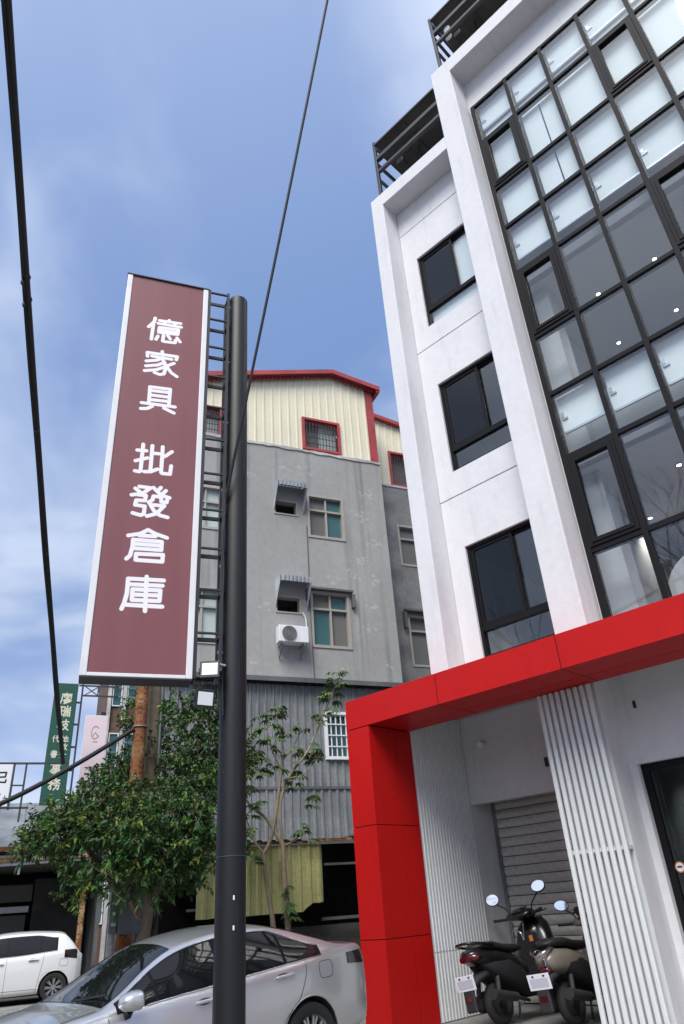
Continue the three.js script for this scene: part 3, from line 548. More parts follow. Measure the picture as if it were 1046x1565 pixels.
{ // outdoor unit hung below the lower awning
  const t = thing('air_conditioner', 'white outdoor air conditioner unit on brackets below the lower awning', 'air conditioner', yard(-3.45, 7.93, 0.02), YARD);
  mesh('casing', [rbx(-0.43, 0.43, 0.02, 0.50, 0.12, 0.42, 0.02)], M.whitePaint, t);
  const f = new THREE.CylinderGeometry(0.205, 0.205, 0.02, 32); f.rotateX(Math.PI / 2); f.translate(-0.13, 0.26, 0.424); mesh('fan_recess', f, M.greyScreen, t);
  const gr = part('fan_grille', t);
  for (const r of [0.05, 0.09, 0.13, 0.17, 0.21]) { const g = new THREE.TorusGeometry(r, 0.006, 5, 32); g.translate(-0.13, 0.26, 0.44); mesh('grille_ring', g, M.galv, gr); }
  for (let k = 0; k < 6; k++) { const a = k / 6 * Math.PI; mesh('grille_bar', [rod([-0.13 - 0.2 * Math.cos(a), 0.26 - 0.2 * Math.sin(a), 0.437], [-0.13 + 0.2 * Math.cos(a), 0.26 + 0.2 * Math.sin(a), 0.437], 0.005, 0.005, 5)], M.galv, gr); }
  mesh('side_panel', [rbx(0.22, 0.425, 0.03, 0.49, 0.421, 0.428, 0.003)], M.plateWhite, t);
  for (const x of [-0.33, 0.28]) mesh('bracket', [bx(x, x + 0.04, -0.03, 0.015, 0.0, 0.42), bar([x + 0.02, -0.33, 0.01], [x + 0.02, -0.02, 0.36], 0.035)], M.galv, t);
}

// ---------------------------------------------------------------- annex clad in grey ribbed metal
{
  const t = thing('metal_annex', 'low annex clad in grey ribbed metal in front of the grey building', 'annex', yard(0, 0, 1.0), YARD);
  const h = [[-2.87, -2.05, 4.78, 5.88]];
  mesh('metal_cladding', ribbed({ x0: -7.0, x1: 1.4, bot: 4.11, top: 6.58, period: 0.2, depth: 0.035, z: -0.03, holes: h, shape: [0, 0.55, 0.66, 0.88] }), M.greyCorr, t);
  mesh('metal_cladding', ribbed({ x0: -7.0, x1: 1.4, bot: 2.92, top: 4.06, period: 0.2, depth: 0.035, z: -0.03, shape: [0, 0.55, 0.66, 0.88] }), M.greyCorr, t);
  mesh('seam_flashing', [bx(-7, 1.4, 4.055, 4.115, -0.04, 0.018)], M.greyFlash, t);
  mesh('body', [bx(-6.95, 1.35, 0, 4.7, -0.98, -0.35), bx(-6.95, 1.35, 5.95, 6.5, -0.98, -0.35)], M.shadeDark, t);
  mesh('end_wall', [bx(-7.0, -6.95, 0, 6.55, -0.98, -0.04)], M.greyFlash, t);
  mesh('roof_flashing', [extrude([[-0.99, 6.98], [0.22, 6.72], [0.22, 6.60], [0.20, 6.60], [0.20, 6.69], [-0.99, 6.94]].map(([a, b]) => [a, b]), 0, 8.65).rotateY(-Math.PI / 2).translate(1.5, 0, 0)], M.greyFlash, t);
  mesh('base_flashing', [bx(-7, 1.4, 2.84, 2.93, -0.04, 0.03)], M.greyFlash, t);
  const g = part('barred_window', t), [x0, x1, y0, y1] = h[0];
  mesh('window_frame', [frameBox(x0 - 0.04, x1 + 0.04, y0 - 0.04, y1 + 0.04, -0.10, 0.055, 0.075)], M.whitePaint, g); mesh('pane', [bx(x0, x1, y0, y1, -0.20, -0.19)], M.tealGlass, g);
  for (let k = 1; k < 6; k++) { const x = lerp(x0, x1, k / 6); mesh('bar', [bx(x - 0.013, x + 0.013, y0 + 0.03, y1 - 0.03, 0.0, 0.025)], M.whitePaint, g); }
  for (let k = 1; k < 4; k++) { const y = lerp(y0, y1, k / 4); mesh('bar', [bx(x0 + 0.03, x1 - 0.03, y - 0.013, y + 0.013, 0.026, 0.05)], M.whitePaint, g); }
}
// ---------------------------------------------------------------- lean-to shed with yellow sheets
{
  const t = thing('lean_to_shed', 'dark lean-to shed with stained yellow ribbed sheets below the metal annex', 'shed', yard(0, 0, 4.5), YARD);
  const r = ribbed({ x0: -7.6, x1: -0.8, bot: 0, top: 3.5, period: 0.25, depth: 0.035, z: 0, shape: [0, 0.4, 0.55, 0.85] }); r.rotateX(-Math.PI / 2 + 0.085); r.translate(0, 2.61, 0.12);
  mesh('roof_sheet', r, M.galv, t);
  mesh('roof_edge', [bar([-4.6, 2.62, 0.1], [-0.8, 2.62, 0.1], 0.05), bar([-7.6, 2.60, 0.05], [-4.6, 2.60, 0.05], 0.05)], M.rust, t);
  mesh('roof_patch', [bx(-3.9, -2.6, 2.665, 2.69, -0.3, 0.2), bx(-3.7, -3.0, 2.52, 2.64, 0.16, 0.185)], M.galv, t);
  const notch = (x) => x > -4.85 ? 1.50 + 0.10 * sstep(-4.85, -4.6, x) + 0.03 * noise3(x * 9, 1, 1) : 1.47 + 0.015 * noise3(x * 7, 2, 2);
  const sheets = [[-6.75, -5.62], [-5.615, -4.46]];
  for (const [a, b] of sheets) mesh('yellow_sheet', ribbed({ x0: a, x1: b, bot: notch, top: 2.56, period: 0.19, depth: 0.03, z: a < -6 ? 0.0 : 0.006, shape: [0, 0.5, 0.62, 0.88] }), M.yellowFrp, t);
  for (const x of [-7.4, -1.0]) mesh('post', [bx(x, x + 0.08, 0, 2.58, -0.32, -0.24)], M.shadeDark, t);
  mesh('cross_rail', [bar([-4.4, 2.22, -0.05], [-1.0, 2.22, -0.05], 0.04), bar([-4.4, 1.35, -0.3], [-1.0, 1.35, -0.3], 0.05), bar([-6.9, 1.62, -0.06], [-4.45, 1.62, -0.06], 0.04)], M.greyFlash, t);
  mesh('back_wall', [bx(-7.6, -0.8, 0, 2.80, -3.40, -3.3)], M.shadeDark, t);  // walls coloured dark to stand in for the unlit depth of the shed
  mesh('side_wall', [bx(-7.7, -7.6, 0, 2.75, -3.4, 0)], M.shadeDark, t); mesh('side_wall', [bx(-0.8, -0.7, 0, 2.75, -3.4, 0)], M.shadeDark, t);
  mesh('low_wall', [bx(-7.6, -0.8, 0, 1.25, -0.7, -0.55)], M.shadeDark, t);
}

// ---------------------------------------------------------------- workshop on the left
{
  const t = thing('workshop', 'open-fronted workshop with rusty gutter and pale metal roof behind the hatchback', 'workshop', yard(-11, 0, -5), YARD);
  const roof = ribbed({ x0: -7, x1: 3.6, bot: 0, top: 3.6, period: 0.76, depth: 0.02, z: 0, shape: [0, 0.94, 0.96, 0.98] }); roof.rotateX(-Math.PI / 2 + 0.46); roof.translate(0, 3.50, 0.02);
  mesh('roof_sheet', roof, M.galv, t);
  mesh('gutter', [rbx(-7, 3.5, 3.43, 3.54, 0.0, 0.16, 0.02)], M.rust, t);
  mesh('eave_board', [bx(-7, 3.3, 3.32, 3.43, -0.12, -0.06)], M.shadeDark, t);
  mesh('fascia_beam', [bar([-7, 3.02, 0.02], [3.25, 3.27, 0.02], 0.10, 0.24).rotateX(0)], M.rust, t);
  mesh('fascia_sheet', [extrude([[-7, 2.78], [3.2, 3.14], [3.2, 3.36], [-7, 3.20]], 0.085, 0.10)], M.galv, t);
  mesh('side_wall', [bx(-7, -6.9, 0, 3.4, -5, 0)], M.greyFlash, t); mesh('side_wall', [bx(3.5, 3.6, 0, 3.4, -5, 0)], M.greyFlash, t);
  mesh('back_wall', [bx(-7, 3.6, 0, 4.9, -5.1, -5)], M.shadeDark, t);  // interior shade is put into this dark colour
  for (const x of [0.0, 3.05]) mesh('post', [bx(x, x + 0.14, 0, 3.1, -0.2, -0.06)], M.rust, t);
  mesh('roller_door', [bx(1.9, 3.45, 0, 2.9, -3.1, -3.0)], M.shadeDark, t); mesh('ceiling', [bx(-6.9, 3.5, 3.1, 3.2, -5, -0.3)], M.shadeDark, t);
  // shopfront inside
  const s = part('shopfront', t);
  mesh('sign_board', [bx(-2.6, 1.8, 2.02, 2.18, -3.0, -2.95)], M.plateWhite, s); mesh('glazing', [bx(-2.6, 0.4, 0.3, 1.95, -3.06, -3.0)], M.paleGlass, s); mesh('glazing', [bx(0.55, 1.75, 0.3, 1.95, -3.06, -3.0)], M.greyScreen, s);
  mesh('upper_panel', [bx(-2.6, 1.85, 2.3, 2.75, -3.06, -2.98)], M.greyScreen, s); mesh('frame_post', [bx(0.42, 0.53, 0.2, 2.0, -3.05, -2.94)], M.whitePaint, s);
  mesh('hanging_hook', [bx(1.36, 1.42, 2.85, 3.1, 0.02, 0.06)], M.galv, t);
}

// ---------------------------------------------------------------- the tall sign: pole, truss, light box
const SIGNROT = 64.3 * Math.PI / 180, POLE = [-4.804, 0, -3.594];
const bySign = (x, y, z) => [POLE[0] + x * Math.cos(SIGNROT) + z * Math.sin(SIGNROT), y, POLE[2] - x * Math.sin(SIGNROT) + z * Math.cos(SIGNROT)];
const STROKES = [
  [[[-0.916,7.121],[-0.924,7.061],[-0.977,6.978]],[[-0.93,7.027],[-0.937,6.811]],[[-0.768,7.125],[-0.767,7.098]],[[-0.87,7.096],[-0.647,7.109]],[[-0.82,7.097],[-0.811,7.066]],[[-0.704,7.106],[-0.711,7.067]],[[-0.882,7.052],[-0.638,7.057]],[[-0.864,6.999],[-0.666,7.015],[-0.671,6.942],[-0.868,6.925],[-0.864,6.999]],[[-0.853,6.961],[-0.682,6.972]],[[-0.873,6.871],[-0.89,6.819]],[[-0.816,6.894],[-0.82,6.812],[-0.803,6.809],[-0.692,6.818],[-0.688,6.857]],[[-0.773,6.904],[-0.744,6.859]],[[-0.675,6.893],[-0.641,6.844]]],  // 億
  [[[-0.959,6.568],[-0.963,6.621],[-0.659,6.632],[-0.667,6.586]],[[-0.814,6.668],[-0.814,6.633]],[[-0.915,6.582],[-0.714,6.582]],[[-0.801,6.589],[-0.861,6.537],[-0.966,6.503]],[[-0.82,6.581],[-0.783,6.524],[-0.768,6.443],[-0.782,6.369],[-0.821,6.353],[-0.875,6.367]],[[-0.785,6.523],[-0.851,6.474],[-0.966,6.437]],[[-0.776,6.464],[-0.863,6.407],[-0.974,6.372]],[[-0.688,6.534],[-0.738,6.496],[-0.771,6.477]],[[-0.76,6.476],[-0.71,6.403],[-0.65,6.362]]],  // 家
  [[[-0.903,5.975],[-0.906,6.174],[-0.706,6.183],[-0.709,5.982]],[[-0.906,6.128],[-0.714,6.138]],[[-0.906,6.071],[-0.712,6.079]],[[-0.905,6.012],[-0.715,6.023]],[[-0.973,5.959],[-0.648,5.967]],[[-0.869,5.933],[-0.914,5.897],[-0.975,5.885]],[[-0.755,5.932],[-0.655,5.889]]],  // 具
  [[[-0.92,5.463],[-0.923,5.158],[-0.935,5.148],[-0.974,5.152]],[[-0.97,5.388],[-0.885,5.393]],[[-0.977,5.265],[-0.87,5.313]],[[-0.834,5.461],[-0.834,5.171]],[[-0.834,5.374],[-0.768,5.378]],[[-0.888,5.155],[-0.83,5.164],[-0.77,5.201]],[[-0.737,5.464],[-0.735,5.17],[-0.725,5.159],[-0.652,5.162],[-0.646,5.256]],[[-0.647,5.421],[-0.704,5.362],[-0.73,5.345]]],  // 批
  [[[-0.92,4.987],[-0.818,4.985],[-0.887,4.914],[-0.982,4.888]],[[-0.954,4.962],[-0.907,4.926]],[[-0.793,4.992],[-0.718,4.917],[-0.642,4.901]],[[-0.726,5.001],[-0.754,4.956]],[[-0.678,4.973],[-0.71,4.93]],[[-0.924,4.897],[-0.855,4.898],[-0.859,4.842],[-0.936,4.837],[-0.943,4.786],[-0.857,4.783],[-0.86,4.701],[-0.886,4.685],[-0.958,4.7]],[[-0.824,4.828],[-0.793,4.859],[-0.787,4.899],[-0.717,4.9],[-0.713,4.848],[-0.665,4.846],[-0.661,4.88]],[[-0.789,4.806],[-0.683,4.808],[-0.75,4.717],[-0.831,4.682]],[[-0.818,4.822],[-0.774,4.748],[-0.716,4.703],[-0.647,4.69]]],  // 發
  [[[-0.81,4.542],[-0.872,4.497],[-0.976,4.467]],[[-0.81,4.542],[-0.748,4.511],[-0.641,4.479]],[[-0.881,4.478],[-0.74,4.483]],[[-0.931,4.431],[-0.931,4.359],[-0.945,4.272],[-0.973,4.238]],[[-0.931,4.431],[-0.683,4.435],[-0.683,4.351],[-0.914,4.346]],[[-0.918,4.39],[-0.685,4.394]],[[-0.895,4.294],[-0.665,4.305],[-0.667,4.238],[-0.895,4.234],[-0.895,4.294]]],  // 倉
  [[[-0.79,4.082],[-0.781,3.763]],[[-0.643,4.058],[-0.942,4.051],[-0.941,3.917],[-0.956,3.824],[-0.973,3.771]],[[-0.925,3.999],[-0.651,4.007]],[[-0.898,3.955],[-0.666,3.962],[-0.668,3.863],[-0.896,3.857],[-0.898,3.955]],[[-0.887,3.907],[-0.669,3.914]],[[-0.935,3.81],[-0.642,3.813]]],  // 庫
];
function strokes(ctx, list, w) { ctx.lineWidth = w; ctx.lineCap = ctx.lineJoin = 'round'; for (const s of list) { ctx.beginPath(); s.forEach(([x, y], i) => i ? ctx.lineTo(x, y) : ctx.moveTo(x, y)); ctx.stroke(); } }
function canvasTex(w, h, draw) { const c = document.createElement('canvas'); c.width = w; c.height = h; draw(c.getContext('2d'), w, h); const t = new THREE.CanvasTexture(c); t.colorSpace = THREE.SRGBColorSpace; return t; }
{
  const t = thing('sign_pole', 'tall round black steel pole carrying the maroon vertical sign', 'pole', POLE, SIGNROT);
  const p = new THREE.CylinderGeometry(0.106, 0.116, 7.83, 40, 1, true); p.translate(0, 3.785, 0); { const uv = p.attributes.uv; for (let i = 0; i < uv.count; i++) uv.setXY(i, uv.getX(i) * 0.7, uv.getY(i) * 7.7); }
  mesh('shaft', p, M.poleBlack, t, true);
  const cap = new THREE.SphereGeometry(0.106, 32, 8, 0, Math.PI * 2, 0, Math.PI / 2); cap.scale(1, 0.32, 1); cap.translate(0, 7.7, 0); mesh('cap', cap, M.poleBlack, t);
  mesh('base_plate', [rbx(-0.22, 0.22, -0.14, -0.10, -0.22, 0.22, 0.006)], M.steelDark, t);
  const ring = new THREE.TorusGeometry(0.1135, 0.004, 6, 40); ring.rotateX(Math.PI / 2); ring.translate(0, 1.86, 0); mesh('weld_ring', ring, M.steelDark, t);
  for (let k = 0; k < 2; k++) mesh('paint_chip', [rbx(-0.004, 0.008, 1.57 - k * 0.19, 1.60 - k * 0.19, 0.112, 0.1175, 0.002)], M.plateWhite, t);
  // box truss between pole and sign
  for (const x of [-0.345, -0.132]) for (const z of [-0.085, 0.085]) mesh('truss_upright', [bx(x - 0.014, x + 0.014, 3.2, 7.71, z - 0.014, z + 0.014)], M.black, t);
  for (let k = 0; k < 11; k++) { const y = 7.68 - k * 0.408; for (const z of [-0.085, 0.085]) mesh('truss_rung', [bx(-0.33, -0.146, y - (z < 0 ? 0.017 : 0.008), y + (z < 0 ? 0.017 : 0.008), z - 0.011, z + 0.011)], M.black, t); for (const x of [-0.132]) mesh('truss_tie', [bx(x - 0.010, x + 0.010, y - 0.012, y + 0.012, -0.07, 0.07)], M.black, t); }
  for (let k = 0; k < 6; k++) { const y = 7.55 - k * 0.82; mesh('lug', [rod([-0.145, y, 0.04], [-0.09, y, 0.03], 0.012, 0.012, 8)], M.alu, t); mesh('lug_plate', [bx(-0.13, -0.09, y - 0.05, y + 0.05, -0.06, 0.0)], M.black, t); }
  mesh('conduit', [tube([[-0.10, 4.9, 0.06], [-0.135, 4.6, 0.10], [-0.12, 4.2, 0.10], [-0.13, 3.6, 0.09], [-0.11, 3.1, 0.10], [-0.10, 2.9, 0.09]], 0.009, 24, 6)], M.cable, t);
}
{
  const X0 = -1.245, X1 = -0.362, Y0 = 3.19, Y1 = 7.69;
  const t = thing('shop_sign', 'tall maroon light box sign with white rounded characters hung beside the black pole', 'sign', bySign((X0 + X1) / 2, Y0, 0), SIGNROT);
  const cx = (X0 + X1) / 2, sh = (g) => { g = Array.isArray(g) ? merge(g) : g; g.translate(-cx, -Y0, 0); return g; };
  const b = 0.055;
  mesh('side_frame', sh(rbx(X0, X0 + b, Y0, Y1, -0.1, 0.106, 0.006)), M.signFrame, t); mesh('side_frame', sh(rbx(X1 - b, X1, Y0, Y1, -0.1, 0.106, 0.006)), M.signFrame, t);
  mesh('bottom_frame', sh(rbx(X0 + b, X1 - b, Y0, Y0 + 0.03, 0.0, 0.106, 0.005)), M.signFrame, t);
  mesh('underside', sh(bx(X0 + 0.003, X1 - 0.003, Y0 - 0.012, Y0 - 0.001, -0.099, 0.104)), M.black, t);
  mesh('top_cover', sh(rbx(X0 - 0.006, X1 + 0.006, Y1 + 0.001, Y1 + 0.018, -0.105, 0.112, 0.004)), M.black, t);
  mesh('back_panel', sh(bx(X0 + b, X1 - b, Y0 + 0.03, Y1, -0.098, -0.09)), M.signFrame, t);
  const fx0 = X0 + b, fx1 = X1 - b, fy0 = Y0 + 0.03, fy1 = Y1, W = 360, H = 2040, k = H / (fy1 - fy0), kx = W / (fx1 - fx0);
  const map = canvasTex(W, H, (c) => {
    c.fillStyle = 'rgb(125,75,80)'; c.fillRect(0, 0, W, H);
    const im = c.getImageData(0, 0, W, H); for (let j = 0; j < H; j++) for (let i = 0; i < W; i++) { const n = (tfbm(i / W, j / H, 6, 611, 4) - 0.5) * 8 + (tfbm(i / W, j / H * 0.04, 30, 621, 2) - 0.5) * 2.5; const o = (j * W + i) * 4; im.data[o] += n; im.data[o + 1] += n; im.data[o + 2] += n; } c.putImageData(im, 0, 0);
    c.strokeStyle = 'rgb(236,234,236)'; for (const ch of STROKES) strokes(c, ch.map((s) => s.map(([x, y]) => [(x - fx0) * kx, (fy1 - y) * k])), 0.0385 * k);
  });
  const f = new THREE.PlaneGeometry(fx1 - fx0, fy1 - fy0); f.translate((fx0 + fx1) / 2, (fy0 + fy1) / 2, 0.095);
  mesh('sign_face', sh(f), mat(lin(1, 1, 1), 0.42, { map, specularIntensity: 0.8 }), t, true);
}
// floodlights at the foot of the truss
function flood(pos, turn, tilt, label) {
  const t = thing('floodlight', label, 'floodlight', pos, turn, undefined); t.rotation.order = 'YXZ'; t.rotation.x = tilt;
  t.scale.setScalar(0.9);
  mesh('housing', [rbx(-0.088, 0.088, -0.075, 0.075, -0.055, 0.0, 0.012), rbx(-0.092, 0.092, -0.082, 0.082, -0.004, 0.012, 0.006)], M.black, t);
  mesh('lens', [rbx(-0.072, 0.072, -0.058, 0.058, 0.011, 0.016, 0.002)], M.lampGlass, t);
  for (let k = -3; k <= 3; k++) mesh('cooling_fin', [bx(k * 0.022 - 0.003, k * 0.022 + 0.003, -0.06, 0.06, -0.075, -0.05)], M.black, t);
  mesh('yoke', [bx(-0.105, -0.094, -0.02, 0.02, -0.07, 0.0), bx(0.094, 0.105, -0.02, 0.02, -0.07, 0.0), bx(-0.105, 0.105, -0.02, 0.02, -0.09, -0.078)], M.steelDark, t);
}
flood(bySign(-0.225, 3.265, 0.14), SIGNROT - 0.30, -0.12, 'upper floodlight bracketed at the lower corner of the maroon sign');
flood(bySign(-0.262, 3.015, 0.16), SIGNROT + 0.25, 0.16, 'lower floodlight hanging beneath the maroon sign');
{ const t = thing('lamp_bracket', 'thin black steel bracket holding both floodlights to the black pole', 'bracket', POLE, SIGNROT); mesh('arm', [bar([-0.34, 3.15, 0.03], [-0.10, 3.15, 0.03], 0.03), bar([-0.13, 2.98, 0.06], [-0.13, 3.4, 0.06], 0.025), bar([-0.25, 3.02, 0.05], [-0.25, 3.15, 0.05], 0.02)], M.black, t); mesh('bolt', [rod([-0.14, 3.32, 0.11], [-0.09, 3.32, 0.09], 0.012, 0.012, 8)], M.alu, t); }

// ---------------------------------------------------------------- overhead cables
{
  const A = V(-3.981, 8.818, -0.387), B = V(-14.561, 4.449, -6.631), d = B.clone().sub(A), pts = [], pts2 = [];
  for (let k = 0; k <= 24; k++) { const s = -0.35 + 1.35 * k / 24, p = A.clone().addScaledVector(d, s); p.y += 0.12 * (Math.pow(2 * s - 1, 2) - 1); pts.push(p); pts2.push(p.clone().add(V(-0.03 - 0.012 * Math.sin(k * 1.3), -0.036, 0.014))); }
  const t = thing('overhead_cable', 'thick black twisted overhead cable running past the maroon sign to the distance', 'cable');
  mesh('strand', tube(pts, 0.036, 80, 8), M.cable, t); mesh('strand', tube(pts2, 0.02, 80, 6), M.cable, t);
  for (const s of [0.205, 0.225]) { const p = A.clone().addScaledVector(d, s); p.y += 0.12 * (Math.pow(2 * s - 1, 2) - 1) - 0.01; mesh('cable_clamp', [ball(p.x, p.y, p.z, 0.05, 0.045, 0.05, 10), ball(p.x - 0.03, p.y - 0.07, p.z + 0.02, 0.02, 0.045, 0.02, 8)], M.cable, t); }
  for (const s of [0.36]) { const p = A.clone().addScaledVector(d, s); p.y += 0.12 * (Math.pow(2 * s - 1, 2) - 1) - 0.02; mesh('cable_clamp', [ball(p.x, p.y - 0.02, p.z, 0.03, 0.055, 0.03, 8)], M.cable, t); }
  const A2 = V(-2.3, 11.0, -3.06), B2 = V(-4.79, 4.93, -3.455), p3 = [];
  for (let k = 0; k <= 16; k++) { const s = -0.25 + 1.25 * k / 16, p = A2.clone().lerp(B2, s); p.y -= 0.06 * Math.sin(clamp(s) * Math.PI); p3.push(p); }
  mesh('overhead_cable', tube(p3, 0.0145, 40, 8), M.cable).userData = { label: 'thin black cable dropping from above onto the black sign pole', category: 'cable' };
  mesh('overhead_cable', tube([[-11.0, 2.72, -3.2], [-10.784, 3.009, -3.993], [-10.80, 3.58, -5.0], [-10.85, 4.30, -6.08]], 0.035, 24, 8), M.cable).userData = { label: 'black cable climbing through the leafy tree to the rusty pole', category: 'cable' };
}

// ---------------------------------------------------------------- rusty poles, meter box
{
  const t = thing('utility_pole', 'rust-stained brown pole rising out of the leafy tree', 'pole', [-10.86, 0, -6.2]);
  mesh('shaft', [limb([[0.03, 0, 0.03], [0.02, 2, 0.02], [0, 4, 0], [-0.01, 6.0, 0]], [0.125, 0.115, 0.11, 0.10], 18, 4)], M.rust, t);
  mesh('hoop', [new THREE.TorusGeometry(0.118, 0.012, 6, 24).rotateX(Math.PI / 2).translate(0, 4.35, 0)], M.galv, t);
  const u = thing('utility_pole', 'grey concrete pole with thin conduits behind the rusty pole', 'pole', [-11.05, 0, -6.55]);
  mesh('shaft', [limb([[0, 0, 0], [0, 3, 0], [0, 6.2, 0]], [0.13, 0.12, 0.11], 18, 4)], mat(lin(0.30, 0.24, 0.16), 0.9, { map: grime, metres: true }), u);
  mesh('conduit', [rod([0.10, 0, -0.10], [0.09, 5.6, -0.09], 0.022), rod([0.06, 0, -0.15], [0.06, 5.6, -0.14], 0.018)], M.galv, u);
}
{
  const t = thing('electric_box', 'dark grey electric meter box with orange symbol under the leafy tree', 'electric box', [-10.55, 0, -5.9], YARD);
  mesh('post', [rod([-0.08, 0, 0], [-0.08, 1.95, 0], 0.055, 0.055, 14)], M.dirtyWhite, t);
  mesh('post', [rod([0.30, 0, -0.02], [0.30, 1.5, -0.02], 0.05, 0.05, 14)], M.greyFlash, t);
  mesh('cabinet', [rbx(-0.02, 0.34, 1.36, 1.92, 0.04, 0.26, 0.015)], M.greyFlash, t);
  mesh('door', [rbx(0.10, 0.335, 1.39, 1.89, 0.262, 0.272, 0.004)], M.greyFlash, t);
  mesh('side_box', [rbx(-0.13, -0.03, 1.38, 1.98, 0.06, 0.2, 0.012)], M.greyScreen, t);
  const r = new THREE.RingGeometry(0.032, 0.045, 20); r.scale(0.8, 1.3, 1); r.translate(0.23, 1.60, 0.276); mesh('symbol', [r, bx(0.225, 0.235, 1.55, 1.65, 0.2745, 0.277), bx(0.205, 0.255, 1.595, 1.605, 0.2745, 0.277)], M.orange, t);
  for (let k = 0; k < 4; k++) mesh('sticker', [bx(-0.11, -0.06 + 0.02 * (k % 2), 1.86 - k * 0.13, 1.90 - k * 0.13, 0.2, 0.204)], k % 2 ? M.plateGrey : M.plateWhite, t);
  mesh('cable', [tube([[0.34, 1.8, 0.1], [0.48, 1.7, 0.08], [0.52, 1.45, 0.06], [0.42, 1.25, 0.04]], 0.012, 16, 6)], M.cable, t);
}

// ---------------------------------------------------------------- signs further down the street
const GLYPH = {
  liao: [[[50, 2], [50, 10]], [[95, 12], [15, 12], [12, 60], [2, 98]], [[28, 24], [55, 24], [55, 50]], [[30, 36], [40, 40]], [[62, 24], [92, 24], [92, 50]], [[66, 36], [76, 40]], [[58, 50], [25, 72]], [[58, 50], [95, 70]], [[70, 62], [35, 78]], [[78, 70], [35, 90]], [[88, 78], [35, 100]]],
  rui: [[[5, 12], [38, 12]], [[5, 48], [38, 48]], [[2, 88], [40, 82]], [[21, 12], [21, 85]], [[70, 2], [70, 28]], [[48, 12], [48, 28], [95, 28], [95, 12]], [[44, 42], [100, 42]], [[70, 42], [64, 56]], [[48, 98], [48, 56], [95, 56], [95, 98]], [[64, 56], [64, 94]], [[80, 56], [80, 94]]],
  zhi: [[[2, 28], [42, 28]], [[22, 3], [22, 98]], [[22, 30], [3, 70]], [[22, 35], [40, 60]], [[48, 22], [98, 22]], [[72, 3], [72, 45]], [[52, 45], [90, 45], [80, 70], [48, 97]], [[56, 55], [75, 80], [98, 97]]],
  di: [[[5, 35], [38, 35]], [[21, 8], [21, 80]], [[2, 85], [42, 78]], [[45, 42], [95, 28], [92, 62]], [[68, 5], [68, 75]], [[50, 20], [50, 90], [98, 90], [98, 72]]],
  zheng: [[[3, 15], [48, 15]], [[26, 15], [26, 88]], [[26, 48], [46, 48]], [[8, 42], [8, 88]], [[2, 90], [50, 86]], [[65, 3], [52, 38]], [[60, 25], [98, 25]], [[88, 25], [75, 65], [48, 97]], [[62, 45], [75, 75], [98, 97]]],
  shi: [[[5, 40], [95, 40]], [[50, 5], [50, 90]], [[18, 92], [82, 92]]],
  dai: [[[30, 3], [5, 45]], [[20, 30], [20, 98]], [[38, 38], [95, 30]], [[60, 5], [68, 60], [80, 92], [97, 95], [97, 78]], [[78, 8], [88, 20]]],
  shu: [[[20, 10], [80, 10], [80, 40]], [[5, 25], [95, 25]], [[20, 40], [80, 40]], [[10, 52], [90, 52]], [[50, 0], [50, 60]], [[2, 62], [98, 62]], [[25, 72], [75, 72], [75, 100], [25, 100], [25, 72]], [[25, 86], [75, 86]]],
  shi2: [[[5, 12], [95, 12]], [[25, 24], [75, 24], [75, 40], [25, 40], [25, 24]], [[15, 52], [80, 52], [80, 80], [15, 80]], [[3, 66], [97, 66]], [[50, 0], [50, 98], [35, 92]]],
  wu: [[[5, 10], [42, 10], [25, 28]], [[12, 24], [28, 36]], [[3, 42], [45, 42], [38, 55]], [[26, 42], [26, 95], [16, 90]], [[24, 55], [5, 80]], [[62, 3], [50, 30]], [[58, 18], [95, 18], [52, 50]], [[65, 28], [98, 48]], [[55, 62], [92, 62], [88, 95], [78, 92]], [[72, 50], [70, 75], [50, 98]]],
  ji: [[[12, 12], [88, 10], [84, 46], [20, 50]], [[18, 50], [18, 88], [90, 90], [92, 70]]],
};
const glyph = (c, name, x, y, s, w) => strokes(c, GLYPH[name].map((q) => q.map(([a, b]) => [x + a / 100 * s, y + b / 100 * s])), w);
